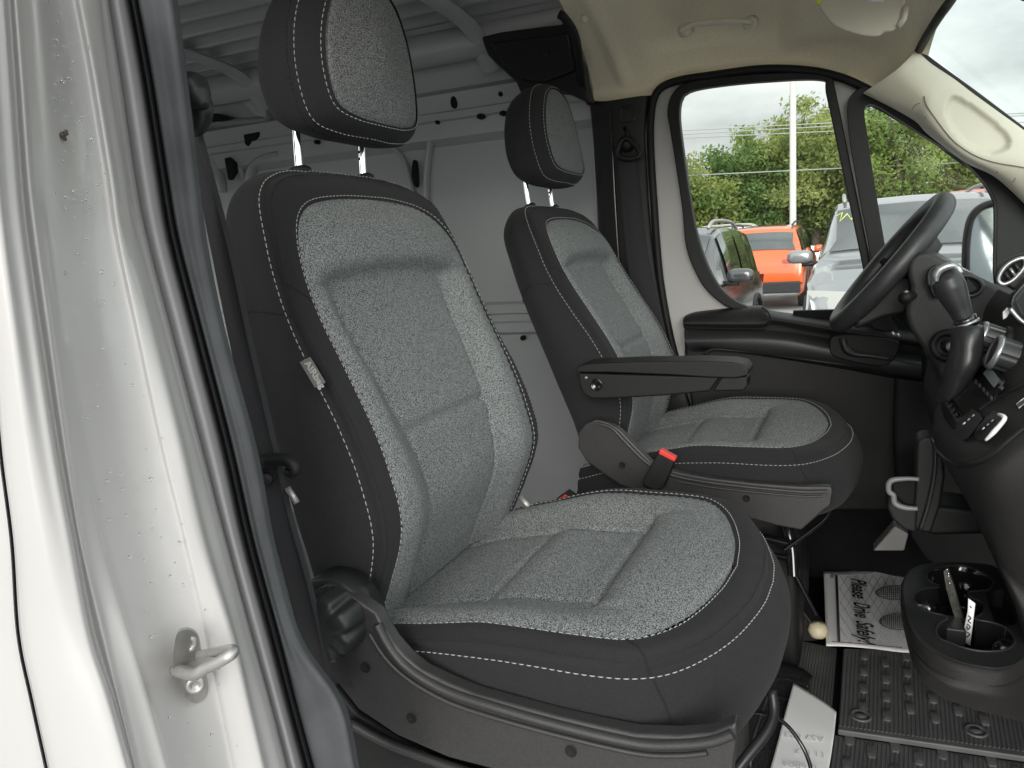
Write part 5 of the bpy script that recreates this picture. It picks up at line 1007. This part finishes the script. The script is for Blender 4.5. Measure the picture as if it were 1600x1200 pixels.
for cx, cy, w_, h_ in ((1396, 926, 27, 11), (1402, 971, 27, 13)):
    ol = [fl2(cx+w_*math.cos(t)*(1.0), cy+h_*math.sin(t)*(1+.15*math.cos(t)), zz_) for t in np.arange(40)*2*math.pi/40]
    mk('shoe_print', *merge([tubeg(ol, .0022, closed=True, seg=6, flat=.3)]+[tubeg([fl2(cx+x, cy-h_*math.sqrt(max(0, 1-(x/w_)**2))*.9), fl2(cx+x, cy+h_*math.sqrt(max(0, 1-(x/w_)**2))*.9)], .0009, seg=5, flat=.4) for x in range(-w_+3, w_-2, 3)]+[tubeg([fl2(cx-w_*math.sqrt(max(0, 1-(y/h_)**2))*.9, cy+y), fl2(cx+w_*math.sqrt(max(0, 1-(y/h_)**2))*.9, cy+y)], .0009, seg=5, flat=.4) for y in range(-h_+2, h_-1, 3)]), mat('print_grey', (.10, .10, .11), .7), pp_)
for k in range(4): mk('printed_code', *line_([(1298+k*1.5, 896.5), (1298+k*1.5, 903)], .0006), INK, pp_)
# carpeted box with the loose sheet of paper
cb_ = thing('carpet_cover', PZ(1215, 1120, .66), 'dark carpet covered hump beside the passenger seat base', 'carpet cover')
rows = [[PZ(x, y, z) for x, y, z in ((1150, 1010, .60), (1200, 1030, .60), (1245, 1045, .60), (1268, 1060, .60))], [PZ(x, y, z) for x, y, z in ((1160, 1030, .64), (1205, 1042, .66), (1240, 1052, .66), (1262, 1070, .64))], [PZ(x, y, z) for x, y, z in ((1158, 1075, .66), (1200, 1085, .67), (1235, 1095, .67), (1262, 1105, .65))],
        [PZ(x, y, z) for x, y, z in ((1140, 1150, .67), (1190, 1170, .68), (1235, 1180, .68), (1270, 1190, .65))], [PZ(x, y, z) for x, y, z in ((1110, 1280, .67), (1170, 1300, .68), (1230, 1310, .68), (1270, 1320, .65))]]
sheet('carpet_shell', rows, CARPET, cb_, nu=40, nv=60, solid=-.006)
mk('strap', *tubeg([PZ(x, y, .675) for x, y in ((1204, 1063), (1225, 1060), (1250, 1066), (1264, 1072))], .006, n=20, seg=8, flat=.4), DARKSM, cb_)
mk('strap', *tubeg([PZ(x, y, .68) for x, y in ((1196, 1086), (1215, 1088), (1238, 1094))], .005, n=20, seg=8, flat=.4), DARKSM, cb_)
mk('strap_clip', *boxg(PZ(1200, 1083, .69), (.018, .02, .008)), DARKSM, cb_, bevel=.002)
lp_ = thing('paper_sheet', PZ(1255, 1140, .70), 'loose white sheet of paper with faint mirrored print on the carpet hump', 'paper')
rows = [[PZ(x, y, .700) for x, y in ((1240, 1067), (1262, 1080), (1290, 1098), (1307, 1112))], [PZ(x, y, .703) for x, y in ((1228, 1110), (1252, 1125), (1285, 1140), (1303, 1150))], [PZ(x, y, .701) for x, y in ((1215, 1160), (1242, 1172), (1275, 1186), (1296, 1196))], [PZ(x, y, .702) for x, y in ((1190, 1250), (1215, 1265), (1260, 1285), (1280, 1292))]]
shp = sheet('sheet_body', rows, PAPER, lp_, nu=24, nv=30, solid=.0005)
for t_, x, y in (('A57 8231', 1288, 1152), ('0 6804', 1276, 1196), ('11 0 7', 1290, 1176)):
    a0 = PZ(x, y, .7042); a1_ = PZ(x-62, y-8, .7042); textmesh('faint_print', t_, a0, a1_-a0, PZ(x+3, y+14, .704)-a0, .019, INKG if False else mat('faint_ink', (.62, .62, .65), .8), shp)
wr = thing('cable', PZ(1210, 1120, .75), 'thin black cable looping over the loose paper from under the seat', 'cable')
mk('wire', *tubeg([P(x, y, Y) for x, y, Y in ((1150, 1112, .98), (1175, 1112, 1.0), (1200, 1116, 1.02), (1228, 1132, 1.03), (1250, 1160, 1.03), (1264, 1190, 1.02), (1272, 1230, 1.0))], .0028, n=50, seg=10), BLACKG, wr)
mk('wire', *tubeg([P(x, y, Y) for x, y, Y in ((1186, 1062, 1.05), (1192, 1085, 1.05), (1200, 1084, 1.06), (1178, 1150, 1.0), (1172, 1200, .98))], .0022, n=40, seg=8), DARKSM, wr)
# bracket box beside the paper mat
br_ = thing('floor_bracket', PZ(1250, 970, .66), 'black folded bracket on the floor between the seats', 'bracket')
prism('bracket_plate', [P(x, y, 1.80) for x, y in ((1226, 990), (1236, 936), (1244, 938), (1284, 992), (1276, 1002), (1240, 1004))], (.01, .05, 0), BLACK, br_, bevel=.003)
mk('bracket_edge', *tubeg([P(x, y, 1.795) for x, y in ((1240, 938), (1262, 966), (1283, 993))], .003, n=14, seg=8), DARKSM, br_)
mk('bracket_hinge', *tubeg([P(x, y, 1.78) for x, y in ((1224, 900), (1230, 920), (1234, 940), (1228, 960))], .008, n=14, seg=8), BLACKG, br_)
kn_ = mk('cream_knob', *lathe(PZ(1278, 984, .64), (0, 0, 1), [(.004, -.02), (.018, -.014), (.023, 0), (.018, .014), (.0005, .019)], 24), mat('cream', (.62, .55, .38), .5)); tag(kn_, 'small cream coloured round knob lying beside the paper mat corner', 'knob')
# white painted floor wedge by the far footwell
wd_ = prism('steel_brace', [P(x, y, 2.0) for x, y in ((1364, 861), (1398, 822), (1420, 834), (1413, 861))], (0, .05, 0), PAINT, None, bevel=.004); tag(wd_, 'light painted steel brace beneath the black holder in the driver footwell', 'brace')
# black trim between the floor and the dash: footwell wall
kind(prism('footwell_wall', [P(x, y, 1.98) for x, y in ((1432, 710), (1560, 700), (1640, 1020), (1440, 870), (1418, 836), (1426, 780))], (.3, .05, 0), FLOORM, None, bevel=.01))
kind(box('firewall', (.75, 1.33, .95), (.04, 1.8, .9), FLOORM, None, bevel=0))
kind(box('floor_front', (.35, 1.33, .57), (.9, 1.85, .05), FLOORM, None, bevel=0))
kind(box('driver_footwell_side', (.3, 2.2, .95), (.9, .03, .8), FLOORM, None, bevel=0))
# ------------------------------------------------------------------ outside: car park, trees, pole, wires
ASPH = mat('wet_asphalt', (.30, .30, .295), .45, noise_s=.8, noise_a=.35, bump=.3, bump_s=60, rvar=.15)
gd = mk('ground', [(-300, -300, 0), (300, -300, 0), (300, 300, 0), (-300, 300, 0)], [(0, 1, 2, 3)], ASPH, None, smooth=False); kind(gd)
CGL = mat('car_glass', (.03, .04, .042), .04, coat=1, spec=.9)
def carpaint(n, c, metal=.0): return mat(n, c, .22, metal=metal, coat=1)
TYRE = mat('tyre', (.02, .02, .02), .8); LAMP = mat('lamp_lens', (.42, .42, .40), .1, coat=1); TAIL = mat('tail_lens', (.45, .03, .03), .12, coat=1); DKP = mat('car_dark_plastic', (.03, .03, .032), .5)
def car(pos, yaw, paint, label, Lg=4.8, Wd=1.95, Hh=1.75, rails=True, group='parked cars', tail=False, mir=True, glow=False, name='parked_car'):
    root = thing(name, pos, label, 'car', group); c, s = math.cos(yaw), math.sin(yaw)
    def T(v): v = np.asarray(v, float).reshape(-1, 3); return np.stack([pos[0]+c*v[:, 0]-s*v[:, 1], pos[1]+s*v[:, 0]+c*v[:, 1], pos[2]+v[:, 2]], 1)
    h = Hh/1.75; w = Wd/2; k = Lg/4.8
    st = [(0, .70, .90), (.05, .88, .94), (.22, 1.0, .975), (.6, 1.07, .99), (1.0, 1.11, 1.0), (1.22, 1.15, 1.0), (1.5, 1.34, 1.0), (1.80, 1.53, 1.0), (2.05, 1.67, 1.0), (2.4, 1.735, 1.0), (3.0, 1.75, 1.0), (3.6, 1.74, 1.0), (4.1, 1.71, .99), (4.42, 1.66, .98), (4.58, 1.40, .97), (4.72, 1.12, .96), (4.79, .95, .95), (4.8, .60, .93)]
    ring = []
    for x, z, wf in st:
        z *= h; belt = min(z-.05, 1.10*h); gh = z > belt+.12; wr = w*wf*(.78 if gh else .90); ww = w*wf
        z0 = .30*h if .3 < x < 4.6 else .38*h
        pr = [(ww*.86, z0-.04), (ww*.97, z0+.05), (ww, .55*h), (ww, .78*h if z > .8*h else z*.85), (ww*.985, min(.98*h, z-.03)), (ww*.95, belt), (ww*.93, belt+.015)]
        zt = z-.07 if gh else belt+.02
        pr += [((ww*.93+wr)/2+.01, (belt+zt)/2+.01), (wr, zt), (wr-.035, z-.03 if gh else z-.015), (wr*.75, z-.008), (wr*.4, z+.006), (0, z+.012)]
        half = np.array([(x*k, a1, b1) for a1, b1 in pr]); oth = half[::-1][1:].copy(); oth[:, 1] *= -1; ring.append(np.vstack([half, oth]))
    ring = np.array(ring); xs_ = ring[:, 0, 0]; NS = 73; xg = np.unique(np.r_[np.linspace(0, Lg, NS), xs_]); G = np.array([[[np.interp(x, xs_, ring[:, j, q]) for q in range(3)] for j in range(ring.shape[1])] for x in xg])
    G[:, :, 0] = Lg-G[:, :, 0]-Lg/2  # front at +x
    v, f = grid(G); f.append(tuple(range(G.shape[1]))); f.append(tuple(range((G.shape[0]-1)*G.shape[1], G.shape[0]*G.shape[1]))); body = mk('body', T(v), f, paint, root, auto=32)
    def sub(x0, x1, j0, j1, nm, m, dv_, off=.02, par=root):
        idx = [i for i, x in enumerate(xg) if x0*k-1e-6 <= x <= x1*k+1e-6]; g = G[idx][:, j0:j1+1].copy(); v, f = grid(g+np.array(dv_, float)*off); return mk(nm, T(v), f, m, par, solid=0)
    n_ = ring.shape[1]
    for side in (0, 1):
        js = (6, 8) if side == 0 else (n_-9, n_-7)
        for a1, b1 in ((1.62, 2.02), (2.06, 2.95), (3.05, 3.75), (3.85, 4.38)):
            if a1 < 1.7: continue
            sub(a1, b1, js[0], js[1], 'side_window', CGL, (0, 1 if side == 0 else -1, .2))
    sub(1.28, 2.0, 9, n_-10, 'windshield', CGL, (.6, 0, .8)); sub(4.44, 4.68, 9, n_-10, 'rear_window', CGL, (-.8, 0, .5))
    for x in (.95*k, 3.85*k):
        for sy in (-1, 1):
            cx = Lg/2-x; cc = T((cx, sy*(w-.11), .36*h))[0]; ax = np.array([-s*sy, c*sy, 0]); rr = .36*h
            wh = mk('wheel', *lathe(cc, ax, [(rr*.6, -.10), (rr, -.09), (rr, .09), (rr*.9, .115), (rr*.68, .118)], 32), TYRE, root, auto=40)
            mk('rim', *lathe(cc, ax, [(rr*.68, .100), (rr*.66, .112), (rr*.5, .10), (rr*.2, .11), (.001, .115)], 24), STEEL, wh)
            cc2 = T((cx, sy*(w+.002), .40*h))[0]; mk('wheel_arch', *tubeg([cc2+np.array([c, s, 0])*math.cos(t)*(rr+.05)+np.array([0, 0, 1])*math.sin(t)*(rr+.05) for t in np.linspace(-.2, math.pi+.2, 24)], .04, seg=6, flat=.6), DKP, root)
    for sy in (-1, 1):
        if mir:
            p = T((Lg/2-1.72*k, sy*(w+.12), 1.17*h))[0]; g1 = mk('door_mirror', *boxg(p, (.12, .12, .1)), paint, root); g1.data.clear_geometry()
            bm = bmesh.new(); bmesh.ops.create_icosphere(bm, subdivisions=3, radius=1); 
            for q in bm.verts:
                q.co = Vector([math.copysign(abs(t_)**.6, t_) for t_ in q.co])
                l_ = Vector((q.co.x*.075, q.co.y*.14, q.co.z*.085*(1 if q.co.z > 0 else .8))); l_ = Vector((c*l_.x-s*l_.y, s*l_.x+c*l_.y, l_.z)); q.co = l_+Vector(p)-Vector(pos)
            bm.to_mesh(g1.data); bm.free(); g1.data.shade_smooth()
            if not g1.data.materials: g1.data.materials.append(paint)
            mk('mirror_arm', *tubeg(T([(Lg/2-1.75*k, sy*(w-.08), 1.10*h), (Lg/2-1.72*k, sy*(w+.10), 1.10*h)]), .028, seg=8), DKP, root)
        yh = sy*w*.68
        hl_ = T([(Lg/2-.16, sy*w*.955, .93*h), (Lg/2+.0, sy*w*.52, .91*h), (Lg/2+.03, sy*w*.52, .78*h), (Lg/2-.10, sy*w*.965, .76*h)])
        prism('headlight', hl_, (c*.02, s*.02, 0), LAMP, root, bevel=.006)
        tl_ = T([(-Lg/2+.12, sy*w*.975, 1.06*h), (-Lg/2+.03, sy*w*.52, 1.03*h), (-Lg/2+.01, sy*w*.52, .96*h), (-Lg/2+.03, sy*w*.95, .93*h)])
        prism('tail_light', tl_, (-c*.03, -s*.03, 0), TAIL, root, bevel=.006)
        if rails: mk('roof_rail', *tubeg(T([(Lg/2-2.2*k, sy*w*.68, 1.72*h), (Lg/2-2.5*k, sy*w*.69, 1.80*h), (Lg/2-3.6*k, sy*w*.69, 1.80*h), (Lg/2-4.15*k, sy*w*.67, 1.72*h)]), .022, n=24, seg=8), STEEL if paint.name != 'car_orange' else DKP, root)
    for nm, z0, z1, m in (('grille', .62, .80, DKP), ('bumper', .36, .55, DKP)):
        o = T([(Lg/2-.02, -w*.48 if nm == 'grille' else -w*.8, z0*h), (Lg/2-.02, w*.48 if nm == 'grille' else w*.8, z0*h), (Lg/2-.02, w*.48 if nm == 'grille' else w*.8, z1*h), (Lg/2-.02, -w*.48 if nm == 'grille' else -w*.8, z1*h)])
        prism(nm, o, (c*.03, s*.03, 0), m, root, bevel=.01)
    o = T([(-Lg/2+.02, -w*.9, .34*h), (-Lg/2+.02, w*.9, .34*h), (-Lg/2, w*.9, .58*h), (-Lg/2, -w*.9, .58*h)]); prism('rear_bumper', o, (-c*.07, -s*.07, 0), DKP, root, bevel=.03)
    return root, T
cg, Tg = car((.60, 10.3, 0), -math.pi/2, carpaint('car_grey', (.24, .25, .26), .3), 'large silver grey SUV facing the van, seen through both driver side windows', Lg=5.2, Wd=2.12, Hh=1.93)
ck, Tk = car((-2.18, 9.3, 0), -math.pi/2-.03, carpaint('car_black', (.05, .052, .055), .2), 'black SUV parked at the left of the driver window with a chrome mirror', Lg=4.7, Wd=1.92, Hh=1.72)
co2, To = car((-1.85, 19.6, 0), math.pi/2-.02, carpaint('car_orange', (.74, .13, .025)), 'bright orange SUV showing its rear window and tail light between two cars', Lg=4.5, Wd=1.9, Hh=1.80)
car((-3.2, 27.0, 0), .15, carpaint('car_white', (.6, .62, .62)), 'white pickup-like car whose roof shows behind the orange one', Lg=5.2, Wd=1.95, Hh=1.95, name='parked_car')
car((2.55, 22.0, 0), -math.pi/2, carpaint('car_red', (.55, .02, .03)), 'red car whose roof shows behind the silver grey one', Lg=4.9, Wd=2.0, Hh=2.38, rails=False)
car((-5.3, 9.2, 0), -math.pi/2, carpaint('car_blue', (.10, .12, .16), .3), 'dark blue car parked to the left of the black one', Lg=4.7, Wd=1.9, Hh=1.7)
# yellow price digits on the grey windshield
YEL = mat('yellow_marker', (.75, .85, .10), .6)
pw = np.array([P(x, y, 8.72) for x, y in ((1306, 338), (1316, 332), (1312, 346), (1324, 334), (1330, 343), (1340, 331))]); mk('price_marking', *tubeg(pw, .008, seg=6), YEL, cg)
# lamp pole, wires
po = thing('lamp_pole', (PZ(1238, 400, 0)[0], 25, 0), 'tall white lamp pole standing in front of the trees', 'lamp pole')
c = P(1239, 300, 25); WP = mat('pole_white', (.58, .58, .55), .5)
mk('pole_shaft', *tubeg([(c[0], 25, 0), (c[0], 25, 5), (c[0], 25, 11)], [.098, .090, .08], n=8, seg=18), WP, po); mk('pole_base', *lathe((c[0], 25, 0), (0, 0, 1), [(.3, 0), (.3, .7), (.28, .75), (.001, .75)], 24), mat('concrete', (.4, .4, .38), .9), po)
mk('lamp_head', *boxg((c[0]+.5, 25, 11.0), (1.0, .35, .12)), WP, po, bevel=.03)
for (a1, b1) in (((1066, 204), (1300, 192)), ((1066, 210), (1300, 197)), ((1066, 216), (1300, 205)), ((1080, 274), (1312, 263))):
    p, q = P(*a1, 34), P(*b1, 34); d = q-p; w_ = tag(mk('power_line', *tubeg([p-d*3, p, q, q+d*3], .022, seg=6, n=20), mat('wire_grey', (.35, .36, .36), .6)), '%s overhead power line %s' % (('topmost', 'strung across the sky above the trees') if b1[1] == 192 else ('second from the top', 'of the bundle above the trees') if b1[1] == 197 else ('third from the top', 'of the bundle above the trees') if b1[1] == 205 else ('single lowest', 'sagging in front of the tree crowns')), 'power line', 'overhead power lines'); 
# trees
LEAVES = []
for lc0, lc1 in (((.085, .15, .03, 1), (.34, .44, .12, 1)), ((.10, .15, .03, 1), (.42, .47, .15, 1)), ((.05, .11, .025, 1), (.22, .34, .09, 1))):
  LEAF = bpy.data.materials.new('leaves'); LEAF.use_nodes = True; t = LEAF.node_tree; b = t.nodes['Principled BSDF']; LEAVES.append(LEAF)
  tcn = t.nodes.new('ShaderNodeTexCoord'); nn_ = t.nodes.new('ShaderNodeTexNoise'); nn_.inputs['Scale'].default_value = .55; nn_.inputs['Detail'].default_value = 6; rp_ = t.nodes.new('ShaderNodeValToRGB')
  rp_.color_ramp.elements[0].position = .32; rp_.color_ramp.elements[1].position = .68; rp_.color_ramp.elements[0].color = lc0; rp_.color_ramp.elements[1].color = lc1
  t.links.new(tcn.outputs['Object'], nn_.inputs['Vector']); t.links.new(nn_.outputs[0], rp_.inputs[0]); t.links.new(rp_.outputs[0], b.inputs['Base Color']); b.inputs['Roughness'].default_value = .6
  tl_ = t.nodes.new('ShaderNodeBsdfTranslucent'); mxs = t.nodes.new('ShaderNodeMixShader'); mxs.inputs[0].default_value = .4; t.links.new(rp_.outputs[0], tl_.inputs[0]); t.links.new(b.outputs[0], mxs.inputs[1]); t.links.new(tl_.outputs[0], mxs.inputs[2]); t.links.new(mxs.outputs[0], t.nodes['Material Output'].inputs[0])
BARK = mat('bark', (.10, .08, .06), .95, noise_s=8, noise_a=.4)
def tree(x, y, H, Rr, label, dens=1.0, seed=0, leaf=.105):
    r = np.random.RandomState(seed); root = thing('tree', (x, y, 0), label, 'tree', 'trees behind the car park'); parts = []; tips = []
    z0 = H*.22; parts.append(tubeg([(x, y, 0), (x+r.normal(0, .08), y, z0), (x+r.normal(0, .15), y+r.normal(0, .1), H*.5), (x+r.normal(0, .3), y+r.normal(0, .2), H*.86)], [Rr*.075, Rr*.055, Rr*.035, .02], n=14, seg=8))
    for i in range(26):
        h0 = r.uniform(.18, .78)*H; an = r.uniform(0, 6.283); ln = Rr*r.uniform(.65, 1.05)*(1-.55*max(0, (h0/H-.35)/.5)); el = r.uniform(.15, .9)
        p = np.array([x, y, h0]); d = np.array([math.cos(an)*math.cos(el), math.sin(an)*math.cos(el), math.sin(el)]); pts = [p+d*ln*q+np.array([0, 0, 1])*ln*.12*q*q+r.normal(0, .04*ln, 3)*q for q in np.linspace(0, 1, 5)]
        parts.append(tubeg(pts, [Rr*.026, Rr*.018, .03, .018, .01], seg=5)); tips += [(pts[2], .5), (pts[3], .8), (pts[4], 1)]
        for _ in range(3):
            q = pts[r.randint(1, 5)]; e = q+r.normal(0, 1, 3)*np.array([.28, .28, .22])*Rr; parts.append(tubeg([q, (q+e)/2+r.normal(0, .05, 3), e], [.03, .018, .008], seg=4)); tips.append((e, .9))
    v, f = merge(parts); mk('trunk', v, f, BARK, root)
    nl = int(21000*dens); ti = r.randint(0, len(tips), nl); base_ = np.array([tips[i][0] for i in ti]); cl = base_+np.clip(r.normal(0, 1, (nl, 3)), -2, 2)*np.array([.105, .105, .075])*Rr
    cl[:, 2] = np.clip(cl[:, 2], H*.12, None); u = r.normal(0, 1, (nl, 3)); u /= np.linalg.norm(u, axis=1)[:, None]; w_ = np.cross(u, r.normal(0, 1, (nl, 3))); w_ /= np.linalg.norm(w_, axis=1)[:, None]
    s_ = leaf*r.uniform(.6, 1.3, (nl, 1)); a1 = cl-u*s_; b1 = cl+w_*s_*.45; c1 = cl+u*s_; d1 = cl-w_*s_*.45; v = np.stack([a1, b1, c1, d1], 1).reshape(-1, 3); f = np.arange(nl*4).reshape(-1, 4)
    me = bpy.data.meshes.new('crown'); me.from_pydata((v-np.array([x, y, 0])).tolist(), [], f.tolist()); o = bpy.data.objects.new('crown', me); S.collection.objects.link(o); me.materials.append(LEAVES[seed % 3]); o.parent = root
def tx_(px, Y): return float(P(px, 300, Y)[0])
tree(tx_(1085, 36), 36, 4.3, 3.0, 'low green tree at the left edge of the driver window', .9, 1)
tree(tx_(1150, 38), 38, 5.4, 2.6, 'green tree standing left of the white lamp pole', 1.0, 2)
tree(tx_(1205, 40), 40, 7.0, 3.1, 'broad green tree directly behind the white lamp pole, left half', 1.2, 3)
tree(tx_(1275, 38), 38, 7.7, 3.1, 'tallest green tree right of the white lamp pole', 1.3, 4)
tree(tx_(1340, 40), 40, 7.6, 3.0, 'green tree behind the post between the two side windows', .9, 5)
tree(tx_(1400, 34), 34, 6.6, 2.6, 'thin crowned tree with bare limbs in the quarter window', .38, 6, .09)
tree(tx_(1475, 36), 36, 5.0, 2.4, 'open tree with gaps of sky right of the thin crowned one', .4, 7, .09)
tree(tx_(1545, 38), 38, 4.8, 2.6, 'small dense tree low at the right of the quarter window', .8, 8)
tree(tx_(1020, 38), 38, 5.6, 3.0, 'low tree hidden behind the rear frame of the driver window', .6, 9)
hd_ = []
r = np.random.RandomState(11); nl = 50000; cl = np.stack([r.uniform(-16, 14, nl), r.uniform(41, 46, nl), np.abs(r.normal(0, 1, nl))*.6+r.uniform(0, 1.6, nl)], 1); u = r.normal(0, 1, (nl, 3)); u /= np.linalg.norm(u, axis=1)[:, None]; w_ = np.cross(u, r.normal(0, 1, (nl, 3))); w_ /= np.linalg.norm(w_, axis=1)[:, None]; s_ = .15*r.uniform(.6, 1.3, (nl, 1))
v = np.stack([cl-u*s_, cl+w_*s_*.5, cl+u*s_, cl-w_*s_*.5], 1).reshape(-1, 3); me = bpy.data.meshes.new('undergrowth'); me.from_pydata(v.tolist(), [], np.arange(nl*4).reshape(-1, 4).tolist()); o = bpy.data.objects.new('undergrowth', me); S.collection.objects.link(o); me.materials.append(LEAF); tag(o, 'dense green undergrowth massed at the foot of the trees', 'undergrowth', kind='stuff')
